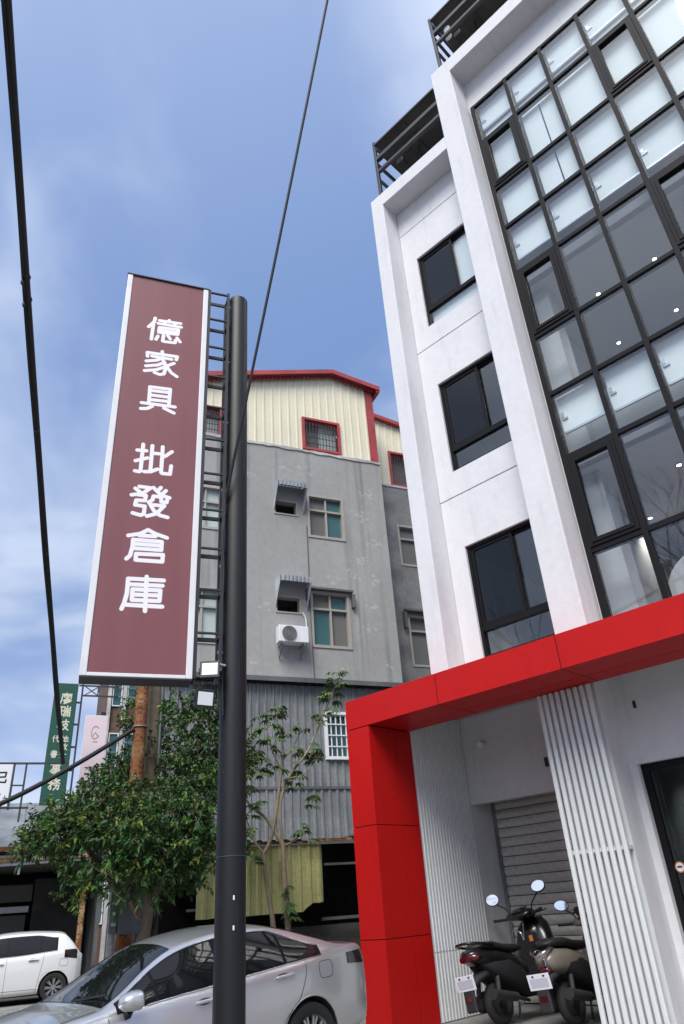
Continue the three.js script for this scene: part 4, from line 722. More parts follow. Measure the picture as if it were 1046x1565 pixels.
{
  const t = thing('green_sign', 'tall dark green vertical sign with cream characters beyond the leafy tree', 'sign', yard(-8.93, 5.0, -8.0), YARD);
  mesh('board', [rbx(-0.38, 0.38, 0, 3.97, -0.12, 0, 0.012)], mat(lin(0.012, 0.075, 0.05), 0.5), t);
  const W = 256, H = 1340, map = canvasTex(W, H, (c) => {
    c.fillStyle = 'rgb(30,80,66)'; c.fillRect(0, 0, W, H); c.strokeStyle = 'rgb(214,210,188)'; const m = H / 3.93;
    const big = 0.37 * m; glyph(c, 'liao', 76, 0.32 * m, big, 15); glyph(c, 'rui', 76, 0.76 * m, big, 15); glyph(c, 'zhi', 76, 1.22 * m, big, 15);
    const s = 0.22 * m; glyph(c, 'di', 142, 1.76 * m, s, 9); glyph(c, 'zheng', 142, 2.02 * m, s, 9); glyph(c, 'shi', 142, 2.28 * m, s, 9); glyph(c, 'dai', 44, 1.76 * m, s, 9); glyph(c, 'shu', 44, 2.25 * m, s, 9);
    glyph(c, 'shi2', 62, 2.66 * m, big, 14); glyph(c, 'wu', 62, 3.12 * m, big, 14);
  });
  const f = new THREE.PlaneGeometry(0.74, 3.93); f.translate(0, 1.985, 0.003); mesh('sign_face', f, mat(lin(1, 1, 1), 0.45, { map }), t, true);
  // lattice bracket on its right
  mesh('bracket_post', [bx(0.50, 0.56, -5, 4.0, -0.1, -0.04)], M.steelDark, t);
  for (let k = 0; k < 5; k++) mesh('bracket_rung', [bx(0.381, 0.50, 3.3 - k * 0.75, 3.36 - k * 0.75, -0.09, -0.05)], M.steelDark, t);
  mesh('bracket_arm', [bar([0.4, 3.93, -0.07], [1.75, 3.93, -0.07], 0.05), bar([0.56, 3.58, -0.07], [1.75, 3.58, -0.07], 0.05), bar([0.62, 3.6, -0.07], [1.05, 3.9, -0.07], 0.03), bar([0.62, 3.9, -0.07], [1.05, 3.6, -0.07], 0.03), bar([1.05, 3.58, -0.07], [1.05, 3.93, -0.07], 0.035), bar([1.7, 3.55, -0.07], [1.7, 3.95, -0.07], 0.05)], M.steelDark, t);
}
{
  const t = thing('white_sign', 'white board sign with black brush character on a steel frame above the workshop', 'sign', yard(-10.9, 4.35, -4.0), YARD);
  mesh('board', [rbx(-0.77, 0.77, 0.08, 1.16, -0.08, 0, 0.01)], M.whitePaint, t);
  const map = canvasTex(512, 360, (c) => { c.fillStyle = 'rgb(226,228,232)'; c.fillRect(0, 0, 512, 360); c.strokeStyle = 'rgb(28,28,34)'; glyph(c, 'ji', 372, 58, 108, 15); strokes(c, [[[380, 262], [440, 258]], [[300, 70], [330, 80]], [[290, 110], [345, 106]]], 15); strokes(c, [[[468, 292], [500, 290]], [[484, 270], [484, 292]]], 7); });
  const f = new THREE.PlaneGeometry(1.52, 1.06); f.translate(0, 0.62, 0.003); mesh('sign_face', f, mat(lin(1, 1, 1), 0.5, { map }), t, true);
  mesh('frame', [bar([-0.8, 1.18, -0.03], [2.2, 1.20, -0.03], 0.05), bar([-0.8, 0.05, -0.03], [1.3, 0.05, -0.03], 0.05), bar([0.80, 0, -0.03], [0.80, 1.2, -0.03], 0.05), bar([1.10, -0.3, -0.03], [1.10, 1.2, -0.03], 0.05), bar([0.8, 0.62, -0.03], [1.1, 0.62, -0.03], 0.035), bar([-0.6, -0.9, -0.03], [-0.6, 0.05, -0.03], 0.05)], M.steelDark, t);
}
{
  const t = thing('billboard', 'pale pink billboard with grey round emblem between green sign and tree', 'billboard', yard(-7.6, 4.4, -9.95), YARD);
  mesh('board', [rbx(-0.5, 0.3, 0, 3.98, -0.15, 0, 0.01)], M.whitePaint, t);
  const map = canvasTex(256, 768, (c) => { c.fillStyle = 'rgb(232,214,222)'; c.fillRect(0, 0, 256, 768); c.strokeStyle = 'rgb(150,140,150)'; c.lineWidth = 9; c.beginPath(); c.arc(130, 120, 44, 0.4, 5.6); c.stroke(); strokes(c, [[[95, 150], [130, 120], [170, 150]], [[110, 185], [160, 185]]], 8); c.strokeStyle = 'rgb(70,90,150)'; strokes(c, [[[60, 460], [60, 520], [110, 520]]], 18); });
  const f = new THREE.PlaneGeometry(0.78, 3.94); f.translate(-0.1, 1.99, 0.003); mesh('sign_face', f, mat(lin(1, 1, 1), 0.5, { map }), t, true);
  mesh('post', [bx(-0.4, -0.3, -4.4, 0, -0.12, -0.03)], M.steelDark, t);
}
{ // block of flats far behind
  const t = thing('apartment_building', 'distant brown and white block of flats beyond the pink billboard', 'building', yard(-5.2, 0, -16), YARD);
  const brown = mat(lin(0.16, 0.085, 0.065), 0.8, { map: grime, metres: true });
  mesh('wall', [bx(-1.75, 3.5, 0, 12.6, -6, 0)], brown, t);
  for (const x of [-1.72, -1.05, -0.35, 0.4, 1.2]) mesh('pilaster', [bx(x, x + 0.16, 0, 12.6, 0.003, 0.14)], M.dirtyWhite, t);
  for (let k = 0; k < 4; k++) for (const [x0, x1] of [[-1.52, -1.08], [-0.86, -0.38], [-0.16, 0.37], [0.6, 1.17]]) { const g = part('window', t), y = 1.6 + k * 2.9; mesh('window_frame', [frameBox(x0, x1, y, y + 1.7, 0.003, 0.07, 0.05)], M.whitePaint, g); mesh('pane', [bx(x0 + 0.05, x1 - 0.05, y + 0.05, y + 1.65, 0.01, 0.03)], M.tealGlass, g); mesh('window_bars', [1, 2, 3].map((q) => bx(x0, x1, y + q * 0.42, y + q * 0.42 + 0.03, 0.09, 0.11)), M.galv, g); }
  mesh('meter_box', [rbx(-1.95, -1.76, 9.6, 10.0, -0.2, 0.2, 0.02)], M.black, t);
  mesh('parapet', [bx(-1.8, 3.55, 12.6, 12.9, -6, 0.16)], M.dirtyWhite, t);
}

// ---------------------------------------------------------------- cars (x from front to rear, +z the side towards the street)
function wheel(parent, x, y, z, R, side, spokes) {
  const w = part('wheel', parent); w.position.set(x, y, z);
  const prof = [[R * 0.66, -0.10], [R * 0.93, -0.105], [R * 0.985, -0.085], [R, -0.05], [R, 0.05], [R * 0.985, 0.085], [R * 0.93, 0.105], [R * 0.70, 0.095], [R * 0.66, 0.085]].map(([a, b]) => new THREE.Vector2(a, b));
  mesh('tyre', new THREE.LatheGeometry(prof, 48).rotateX(Math.PI / 2), M.rubber, w);
  mesh('rim_barrel', new THREE.LatheGeometry([[R * 0.665, -0.085], [R * 0.60, -0.05], [R * 0.60, 0.06], [R * 0.67, 0.098]].map(([a, b]) => new THREE.Vector2(a, b)), 40).rotateX(Math.PI / 2), M.rim, w);
  mesh('brake_disc', [new THREE.CylinderGeometry(R * 0.5, R * 0.5, 0.02, 32).rotateX(Math.PI / 2).translate(0, 0, side * 0.0), new THREE.CylinderGeometry(R * 0.6, R * 0.6, 0.01, 32).rotateX(Math.PI / 2).translate(0, 0, -side * 0.05)], M.rimDark, w);
  const s = [], zz = side * 0.075;
  for (let k = 0; k < spokes; k++) { const a = k / spokes * 2 * Math.PI; for (const d of [-0.11, 0.11]) s.push(bar([Math.cos(a) * R * 0.12, Math.sin(a) * R * 0.12, zz], [Math.cos(a + d) * R * 0.63, Math.sin(a + d) * R * 0.63, zz], R * 0.07, 0.02)); }
  s.push(new THREE.CylinderGeometry(R * 0.17, R * 0.17, 0.025, 24).rotateX(Math.PI / 2).translate(0, 0, zz));
  mesh('spokes', s, M.rim, w);
}
function makeCar(t, o) {
  const T = spline(o.top), B0 = spline(o.belt), Wd = spline(o.width), SB = spline(o.sill), belt = (x) => Math.min(B0(x), T(x) - 0.025);
  const AR = o.R * 1.16, arch = (x) => { let y = 0; for (const a of o.axles) { const d = Math.abs(x - a); if (d < AR) y = Math.max(y, o.R + Math.sqrt(AR * AR - d * d)); } return y; };
  const rail = (x) => { const g = sstep(0.04, 0.40, T(x) - belt(x)), w = Wd(x); return { z: lerp(w * 0.86, Math.min(o.roofW, w * 0.9), g), y: belt(x) + (T(x) - belt(x)) * lerp(0.70, 0.86, g) }; };
  const upper = (x, v) => { const r = rail(x), wb = Wd(x) * 0.945, b = belt(x), bulge = Math.sin(v * Math.PI) * 0.022; return [lerp(wb, r.z, v) + bulge, lerp(b, r.y, v) + bulge * 0.2]; };
  const over = (x, k) => { const r = rail(x), e = Math.pow(1 - k, 2.4); return [r.z * (1 - k), T(x) - (T(x) - r.y) * e]; };
  const section = (x) => {
    const w = Wd(x), b = belt(x), lo = SB(x), q = [[lo, w * 0.86], [lo + 0.03, w * 0.945], [lo + 0.10, w * 0.972], [lerp(lo, b, 0.32), w * 0.985], [lerp(lo, b, 0.52), w], [lerp(lo, b, 0.70), w * 0.998], [lerp(lo, b, 0.82), w * 0.990], [lerp(lo, b, 0.90), w * 0.985], [lerp(lo, b, 0.97), w * 0.966]];
    const am = arch(x), s = []; for (const [y, z] of q) s.push([z, Math.max(y, Math.min(am, b - 0.03))]);
    for (let k = 0; k <= 8; k++) s.push(upper(x, k / 8)); for (let k = 1; k <= 10; k++) s.push(over(x, k / 10)); return s;
  };
  const xs = new Set(); for (let k = 0; k <= 110; k++) { const u = k / 110; xs.add(+(o.L * (u + 0.05 * (Math.sin(u * 2 * Math.PI) * -1) / 1)).toFixed(4)); }
  for (const a of o.axles) for (let k = -16; k <= 16; k++) xs.add(+(a + AR * Math.sin(k / 16 * Math.PI / 2)).toFixed(4));
  for (const a of o.axles) { xs.add(a - AR - 0.002); xs.add(a + AR + 0.002); }
  const X = [...xs].filter((x) => x >= 0 && x <= o.L).sort((a, b) => a - b), pos = [], idx = [], n = section(X[0]).length;
  for (const side of [1, -1]) { const base = pos.length / 3; for (const x of X) for (const [z, y] of section(x)) pos.push(x, y, z * side);
    for (let i = 0; i + 1 < X.length; i++) for (let j = 0; j + 1 < n; j++) { const a = base + i * n + j, b = a + 1, c = a + n, d = c + 1; side > 0 ? idx.push(a, b, c, b, d, c) : idx.push(a, c, b, b, c, d); } 
    for (const i of [0, X.length - 1]) { const c = pos.length / 3; pos.push(X[i], 0.55, 0); for (let j = 0; j + 1 < n; j++) idx.push(c, base + i * n + j, base + i * n + j + 1); } }
  let g = new THREE.BufferGeometry(); g.setAttribute('position', new THREE.Float32BufferAttribute(pos, 3)); g.setIndex(idx); g = mergeVertices(g, 1e-4); g.computeVertexNormals();
  mesh('body', g, o.paint, t);
  mesh('underbody', [bx(0.35, o.L - 0.35, 0.16, 0.5, -o.roofW - 0.05, o.roofW + 0.05)], M.shadeDark, t);
  // glazing: patches lying on the body's own surface
  const patch = (nm, f, m, nu = 16, nv = 6) => { const p = [], id = []; for (let i = 0; i <= nu; i++) for (let j = 0; j <= nv; j++) p.push(...f(i / nu, j / nv)); for (let i = 0; i < nu; i++) for (let j = 0; j < nv; j++) { const a = i * (nv + 1) + j; id.push(a, a + 1, a + nv + 1, a + 1, a + nv + 2, a + nv + 1); } const gg = new THREE.BufferGeometry(); gg.setAttribute('position', new THREE.Float32BufferAttribute(p, 3)); gg.setIndex(id); gg.computeVertexNormals(); return mesh(nm, gg, m, t); };
  for (const side of [1, -1]) {
    const sg = (x, v, d) => { const [z, y] = upper(x, v); return [x, y + d * 0.25, side * (z + d)]; };
    patch('window_surround', (u, v) => sg(lerp(o.dlo[0], o.dlo[1], u), lerp(o.v0 - 0.05, lerp(o.v1, o.v1e, sstep(0.72, 1, u)) + 0.03, v) * 1, 0.004), M.blackFrame, 48, 4);
    for (const [a, b] of o.panes) patch('side_window', (u, v) => { const x = lerp(a, b, u), k = (x - o.dlo[0]) / (o.dlo[1] - o.dlo[0]); return sg(x, lerp(o.v0, lerp(o.v1, o.v1e, sstep(0.72, 1, k)), v), 0.009); }, M.carGlass);
    const line = (f, r, m, nm, N = 40) => { const q = []; for (let i = 0; i <= N; i++) q.push(V(...f(i / N))); mesh(nm, new THREE.TubeGeometry(new THREE.CatmullRomCurve3(q), N, r, 5), m, t); };
    line((u) => sg(lerp(o.dlo[0] + 0.22, o.dlo[1], u), lerp(o.v1, o.v1e, sstep(0.72, 1, u)) + 0.035, 0.007), 0.007, M.chrome, 'window_trim', 60);
    line((u) => sg(lerp(o.dlo[0] + 0.28, o.dlo[1], u), o.v0 - 0.05, 0.006), 0.006, M.chrome, 'belt_trim', 60);
    const at = (x, y, d) => { const s = section(x); for (let j = 0; j + 1 < s.length; j++) if (s[j][1] <= y && s[j + 1][1] >= y) { const f = (y - s[j][1]) / Math.max(1e-5, s[j + 1][1] - s[j][1]); return [x, y, side * (lerp(s[j][0], s[j + 1][0], f) + d)]; } return [x, y, side * (s[4][0] + d)]; };
    for (const d of o.doors) line((u) => { const y = lerp(SB(d[0]) + 0.06, belt(d[1]) - 0.004, u), x = lerp(d[0], d[1], sm(u)); const am = arch(x) + 0.012; return at(x, Math.max(y, am), 0.0004); }, 0.0036, M.dark, 'door_gap', 24);
    line((u) => at(lerp(o.axles[0] + AR + 0.03, o.axles[1] - AR - 0.03, u), 0.30, 0.001), 0.004, M.dark, 'sill_gap', 30);
    for (const [x, y] of o.handles) { const p = at(x, y, 0); mesh('door_handle', [loft([[-0.12, 0, 0.010, 0.008], [-0.10, 0, 0.015, 0.018], [0.09, 0.004, 0.015, 0.018], [0.12, 0.004, 0.008, 0.008]], 14).translate(p[0], p[1], p[2] + side * 0.022)], o.paint, t); mesh('handle_cup', [ball(p[0] - 0.02, p[1] - 0.005, p[2] - side * 0.003, 0.085, 0.032, 0.008, 14)], M.rimDark, t); }
    for (const a of o.axles) { const q = []; for (let k = 0; k <= 24; k++) { const th = Math.PI * (k / 24); q.push(V(...at(a - AR * Math.cos(th), Math.min(o.R + AR * Math.sin(th) + 0.002, belt(a) - 0.04), -0.004))); } mesh('arch_lip', new THREE.TubeGeometry(new THREE.CatmullRomCurve3(q), 40, 0.010, 5), o.paint, t);
      const well = new THREE.CylinderGeometry(AR * 0.99, AR * 0.99, 0.32, 32, 1, true, 0, Math.PI * 2).rotateX(Math.PI / 2).translate(a, o.R, side * (Wd(a) - 0.20)); mesh('wheel_well', [well, new THREE.CircleGeometry(AR * 0.99, 32).translate(a, o.R, side * (Wd(a) - 0.36))], M.shadeDark, t);
      wheel(t, a, o.R, side * (Wd(a) - 0.115), o.R, side, o.spokes); }
    const [mx, my] = o.mirror, wz = Wd(mx) * 0.96;
    const fold = side < 0 ? [0.45, 0.03, 0.12, -0.06] : [1, 0.13, 0, 0];
    mesh('mirror_housing', [loft([[-0.10, 0, 0.03, 0.05], [-0.07, 0.004, 0.06, 0.09], [0.0, 0.008, 0.075, 0.105], [0.055, 0.008, 0.075, 0.105], [0.07, 0.008, 0.068, 0.098]], 20).scale(1, 1, fold[0]).translate(mx + fold[2], my + fold[3], side * (wz + fold[1]))], o.paint, t);
    mesh('mirror_arm', [bar([mx + 0.02, my - 0.10, side * (wz + 0.0)], [mx, my - 0.05, side * (wz + 0.09)], 0.05, 0.07)], M.blackFrame, t);
    mesh('mirror_glass', [ball(mx + 0.07 + fold[2], my + 0.008 + fold[3], side * (wz + fold[1]), 0.004, 0.06, 0.09 * fold[0], 16)], M.carGlass, t);
    const tl = o.tail; patch('tail_light', (u, v) => at(lerp(tl[0], tl[1], u), lerp(tl[2] + 0.04 * (1 - u), tl[3], v), 0.006), o.tailMat, 10, 5);
    if (o.fuel && side > 0) { const [fx, fy] = o.fuel; const q = []; for (let k = 0; k < 24; k++) { const a = k / 24 * 2 * Math.PI, c = Math.cos(a), s = Math.sin(a); q.push(V(...at(fx + 0.095 * Math.sign(c) * Math.sqrt(Math.abs(c)), fy + 0.075 * Math.sign(s) * Math.sqrt(Math.abs(s)), 0.0008))); } mesh('fuel_flap_gap', new THREE.TubeGeometry(new THREE.CatmullRomCurve3(q, true), 48, 0.003, 5, true), M.rimDark, t); }
  }
  const scr = ([a, b], nm) => patch(nm, (u, v) => { const x = lerp(a, b, u), k = lerp(-0.93, 0.93, v), [z, y] = over(x, 1 - Math.abs(k)); return [x, y + 0.006, Math.sign(k) * z]; }, M.carGlass, 16, 20);
  scr(o.windshield, 'windscreen'); scr(o.rear, 'rear_window');
  mesh('wiper', [bar([o.windshield[0] + 0.02, T(o.windshield[0]) + 0.012, 0.05], [o.windshield[0] + 0.10, T(o.windshield[0] + 0.10) + 0.016, 0.60], 0.018)], M.black, t);
  mesh('bonnet_gap', new THREE.TubeGeometry(new THREE.CatmullRomCurve3([...Array(20)].map((_, i) => { const x = lerp(0.35, o.windshield[0] - 0.05, i / 19), [z, y] = over(x, 0.06); return V(x, y, z); })), 30, 0.004, 5), M.dark, t);
  mesh('number_plate', [bx(o.L - 0.02, o.L + 0.006, 0.62, 0.76, -0.19, 0.19)], M.plateWhite, t);
}
{
  const t = thing('silver_car', 'silver sedan parked behind the black sign pole', 'car', [-7.537, -0.211, -2.32], 86.4 * Math.PI / 180); t.rotation.order = 'YXZ'; t.rotation.z = 3.66 * Math.PI / 180;
  makeCar(t, { L: 4.63, R: 0.325, axles: [0.93, 3.63], roofW: 0.58, paint: M.silver, spokes: 10,
    top: [[0, 0.60], [0.06, 0.70], [0.25, 0.78], [0.7, 0.88], [1.2, 0.955], [1.45, 0.985], [1.62, 1.06], [1.95, 1.235], [2.25, 1.365], [2.6, 1.425], [2.95, 1.435], [3.3, 1.405], [3.6, 1.335], [3.9, 1.225], [4.15, 1.125], [4.35, 1.085], [4.55, 1.07], [4.63, 0.98]],
    belt: [[0, 0.57], [0.2, 0.70], [0.7, 0.80], [1.4, 0.90], [2.5, 0.945], [3.5, 0.995], [4.1, 1.03], [4.4, 1.03], [4.63, 0.95]],
    width: [[0, 0.50], [0.08, 0.66], [0.25, 0.77], [0.6, 0.855], [1.1, 0.88], [2.3, 0.89], [3.3, 0.89], [3.8, 0.88], [4.2, 0.835], [4.5, 0.76], [4.63, 0.64]],
    sill: [[0, 0.30], [0.3, 0.20], [1, 0.19], [3.5, 0.20], [4.2, 0.26], [4.63, 0.36]],
    dlo: [1.56, 3.86], panes: [[1.60, 1.93], [1.96, 2.60], [2.67, 3.36], [3.40, 3.80]], v0: 0.10, v1: 0.90, v1e: 0.52, doors: [[1.42, 1.48], [2.63, 2.63], [3.26, 3.62]], handles: [[2.42, 0.868], [3.33, 0.918]], mirror: [1.62, 1.0], tail: [4.22, 4.6, 0.86, 1.0], tailMat: M.tailDark, fuel: [3.88, 0.90], windshield: [1.47, 2.22], rear: [3.5, 4.12] });
}
{
  const t = thing('white_car', 'white hatchback parked in front of the open workshop', 'car', yard(-8.51 - 3.2, 0.0, -3.48 - 0.80), YARD);
  makeCar(t, { L: 3.85, R: 0.30, axles: [0.78, 3.24], roofW: 0.58, paint: M.carWhite, spokes: 8,
    top: [[0, 0.62], [0.06, 0.74], [0.3, 0.86], [0.75, 0.97], [0.95, 1.02], [1.3, 1.26], [1.6, 1.43], [2.0, 1.50], [2.6, 1.51], [3.1, 1.48], [3.4, 1.43], [3.6, 1.25], [3.75, 1.05], [3.85, 0.95]],
    belt: [[0, 0.6], [0.3, 0.78], [1.0, 0.92], [2.5, 0.98], [3.3, 1.04], [3.6, 1.03], [3.85, 0.9]],
    width: [[0, 0.5], [0.1, 0.68], [0.4, 0.8], [0.9, 0.84], [2.9, 0.845], [3.4, 0.82], [3.7, 0.76], [3.85, 0.66]],
    sill: [[0, 0.3], [0.3, 0.2], [3.2, 0.2], [3.6, 0.26], [3.85, 0.34]],
    dlo: [1.2, 3.25], panes: [[1.25, 1.5], [1.54, 2.1], [2.17, 2.85], [2.9, 3.2]], v0: 0.1, v1: 0.88, v1e: 0.74, doors: [[0.98, 1.04], [2.13, 2.13], [2.85, 2.95]], handles: [[1.95, 0.86], [2.72, 0.90]], mirror: [1.22, 1.02], tail: [3.42, 3.72, 0.86, 1.06], tailMat: M.tailDark, fuel: [3.42, 0.80], windshield: [1.0, 1.62], rear: [3.44, 3.64] });
}

// ---------------------------------------------------------------- scooters (x forwards, rear axle at x = 0)
function makeScooter(t, o) {
  const tyre = (x, nm) => { const w = part(nm, t); w.position.set(x, 0.235, 0); mesh('tyre', new THREE.TorusGeometry(0.185, 0.052, 12, 36), M.rubber, w); mesh('hub', [new THREE.CylinderGeometry(0.13, 0.13, 0.05, 28).rotateX(Math.PI / 2), new THREE.CylinderGeometry(0.05, 0.05, 0.12, 16).rotateX(Math.PI / 2)], M.scootGrey, w); };
  tyre(0, 'rear_wheel'); tyre(1.27, 'front_wheel');
  mesh('tail_body', loft(o.tail, 24), o.paint, t);
  mesh('side_cover', [loft([[-0.26, 0.66, 0.03, 0.10], [-0.1, 0.60, 0.12, 0.168], [0.15, 0.52, 0.20, 0.215], [0.38, 0.42, 0.19, 0.205], [0.55, 0.34, 0.10, 0.17]], 24)], M.scootMatte, t);
  mesh('seat', [loft([[-0.30, 0.845, 0.02, 0.06], [-0.22, 0.855, 0.05, 0.125], [0.0, 0.845, 0.055, 0.15], [0.2, 0.80, 0.055, 0.15], [0.42, 0.785, 0.055, 0.13], [0.58, 0.79, 0.035, 0.085]], 22)], M.seat, t);
  mesh('rear_fender', [loft([[-0.50, 0.46, 0.02, 0.05], [-0.46, 0.44, 0.05, 0.075], [-0.36, 0.50, 0.05, 0.085], [-0.2, 0.55, 0.05, 0.09], [0.0, 0.56, 0.04, 0.09]], 16), rbx(-0.515, -0.47, 0.18, 0.46, -0.07, 0.07, 0.018)], M.scootGrey, t);
  mesh('engine_case', [loft([[-0.22, 0.25, 0.05, 0.05, -0.13], [-0.15, 0.26, 0.11, 0.06, -0.13], [0.1, 0.28, 0.12, 0.07, -0.13], [0.38, 0.30, 0.10, 0.07, -0.12], [0.52, 0.31, 0.05, 0.05, -0.1]], 18)], M.scootGrey, t);
  mesh('exhaust', [rod([-0.30, 0.33, 0.17], [0.12, 0.26, 0.17], 0.06, 0.05, 18), rod([0.12, 0.26, 0.17], [0.45, 0.2, 0.1], 0.025, 0.02, 10)], M.scootGrey, t);
  mesh('shock', [rod([-0.12, 0.30, 0.12], [-0.05, 0.62, 0.12], 0.028, 0.028, 12)], M.scootGrey, t); mesh('shock', [rod([-0.12, 0.30, -0.17], [-0.05, 0.62, -0.15], 0.028, 0.028, 12)], M.scootGrey, t);
  mesh('footboard', [loft([[0.45, 0.30, 0.06, 0.16], [0.6, 0.28, 0.05, 0.185], [0.85, 0.28, 0.05, 0.185], [1.0, 0.33, 0.08, 0.16]], 16)], M.scootMatte, t);
  const shield = loft([[0.22, 0, 0.07, 0.17], [0.4, -0.01, 0.12, 0.25], [0.6, -0.02, 0.15, 0.265], [0.78, -0.04, 0.15, 0.24], [0.92, -0.08, 0.13, 0.20], [1.0, -0.10, 0.08, 0.13]], 22); shield.rotateZ(Math.PI / 2); shield.translate(1.0, 0, 0); shield.scale(1, o.tall, 1); mesh('leg_shield', shield, o.paint, t);
  mesh('front_cowl', [loft([[0.92, 0.80, 0.14, 0.15], [1.05, 0.76, 0.18, 0.16], [1.18, 0.68, 0.16, 0.13], [1.28, 0.58, 0.08, 0.07]], 20).scale(1, o.tall, 1)], o.paint, t);
  mesh('front_fender', [loft([[1.06, 0.38, 0.03, 0.05], [1.14, 0.46, 0.05, 0.085], [1.27, 0.49, 0.045, 0.09], [1.42, 0.45, 0.04, 0.075], [1.5, 0.37, 0.02, 0.045]], 16)], o.paint, t);
  mesh('fork', [rod([1.27, 0.235, 0.09], [1.02, 0.75, 0.09], 0.022), rod([1.27, 0.235, -0.09], [1.02, 0.75, -0.09], 0.022)], M.scootGrey, t);
  // handlebar
  const h = part('handlebar', t); h.position.set(0.90, 1.02 * o.tall, 0); h.rotation.y = o.steer;
  mesh('cowl', [loft([[-0.13, 0.0, 0.02, 0.10], [-0.10, 0.02, 0.05, 0.17], [0.0, 0.03, 0.07, 0.19], [0.10, 0.02, 0.06, 0.14], [0.16, 0.0, 0.03, 0.07]], 20)], o.paint, h);
  mesh('instrument', [loft([[-0.12, 0.06, 0.008, 0.07], [-0.06, 0.085, 0.02, 0.09], [0.04, 0.11, 0.02, 0.08]], 14)], M.tailDark, h);
  for (const s of [-1, 1]) {
    mesh('grip', [rod([-0.02, 0.01, s * 0.17], [-0.09, 0.03, s * 0.36], 0.018, 0.019, 12), ball(-0.09, 0.03, s * 0.365, 0.022, 0.022, 0.015, 10)], M.rubber, h);
    mesh('brake_lever', [tube([[0.02, 0.01, s * 0.17], [0.05, 0.015, s * 0.24], [0.02, 0.02, s * 0.36]], 0.008, 10, 6)], M.scootGrey, h);
    mesh('mirror_stalk', [tube([[0.0, 0.03, s * 0.16], [0.0, 0.12, s * 0.19], [-0.02, o.mh - 0.055, s * o.mz]], 0.009, 10, 6)], M.black, h);
    const m = part('mirror', h); m.position.set(-0.025, o.mh, s * (o.mz + 0.03)); m.rotation.set(s * -0.2, 0.5, o.mt);
    mesh('mirror_shell', [ball(0.012, 0, 0, 0.024, o.mr[0], o.mr[1], 18)], M.black, m); mesh('mirror_glass', [new THREE.CylinderGeometry(1, 1, 0.006, 28).scale(o.mr[0] * 0.90, 1, o.mr[1] * 0.90).rotateZ(Math.PI / 2).translate(-0.014, 0, 0)], M.mirror, m);
  }
  mesh('tail_light', loft(o.lamp, 16), M.tail, t);
  mesh('plate_bracket', [bx(-0.50, -0.44, 0.50, 0.56, -0.03, 0.03)], M.black, t);
  const p = part('number_plate', t); p.position.set(-0.525, 0.485, 0); p.rotation.z = 0.12;
  mesh('plate', [rbx(-0.004, 0.004, -0.08, 0.08, -0.13, 0.13, 0.003)], M.plateWhite, p); mesh('plate_field', [bx(-0.0055, -0.0045, -0.055, 0.035, -0.105, 0.105)], M.plateGrey, p);
  for (const z of [-0.06, 0.07]) mesh('plate_bolt', [bx(-0.009, -0.0045, 0.05, 0.065, z - 0.012, z + 0.012)], M.black, p);
  mesh('reflector', [rbx(-0.522, -0.512, 0.29, 0.345, -0.045, 0.045, 0.003)], M.tail, t);
  mesh('side_stand', [rod([0.30, 0.2, -0.10], [0.22, 0.01, -0.22], 0.012)], M.scootGrey, t); mesh('centre_stand', [rod([0.32, 0.2, 0.05], [0.2, 0.03, 0.09], 0.012)], M.scootGrey, t);
}
const SCOOT = Math.PI / 2;   // forwards = into the bay (-z)
{
  const t = thing('scooter', 'black scooter leaning on its stand beside the ribbed white wall', 'scooter', [-6.62, 0.02, -9.40], SCOOT - 0.10); t.scale.set(1.06, 1.05, 1.28); t.rotation.order = 'YXZ'; t.rotation.x = -0.15;
  makeScooter(t, { paint: M.scootBlack, tall: 1.12, mh: 0.30, steer: -0.05, mz: 0.34, mr: [0.08, 0.088], mt: -0.25, lamp: [[-0.425, 0.735, 0.02, 0.04], [-0.415, 0.735, 0.045, 0.10], [-0.36, 0.74, 0.055, 0.135], [-0.30, 0.735, 0.05, 0.145]],
    tail: [[-0.42, 0.77, 0.02, 0.05], [-0.38, 0.76, 0.07, 0.11], [-0.25, 0.74, 0.10, 0.15], [0.0, 0.69, 0.12, 0.17], [0.3, 0.62, 0.13, 0.175], [0.5, 0.54, 0.12, 0.16], [0.56, 0.5, 0.06, 0.12]] });
  mesh('grab_rail', [tube([[-0.05, 0.85, 0.15], [-0.25, 0.875, 0.15], [-0.43, 0.895, 0.09], [-0.45, 0.90, 0], [-0.43, 0.895, -0.09], [-0.25, 0.875, -0.15], [-0.05, 0.85, -0.15]], 0.017, 36, 8)], M.scootBlack, t);
  mesh('chrome_trim', [tube([[0.80, 0.92, -0.15], [0.79, 1.0, -0.10], [0.80, 0.96, -0.02], [0.81, 0.86, 0.0], [0.80, 0.96, 0.03], [0.79, 1.06, 0.06]], 0.008, 24, 6)], M.chrome, t);
  mesh('lock_cover', [ball(0.83, 0.70, 0.09, 0.02, 0.022, 0.022, 12)], M.chrome, t); mesh('name_badge', [bx(-0.02, 0.14, 0.715, 0.727, -0.176, -0.172)], M.rim, t);
  mesh('warning_sticker', [bx(0.775, 0.78, 0.83, 0.90, 0.10, 0.15)], M.orange, t);
}
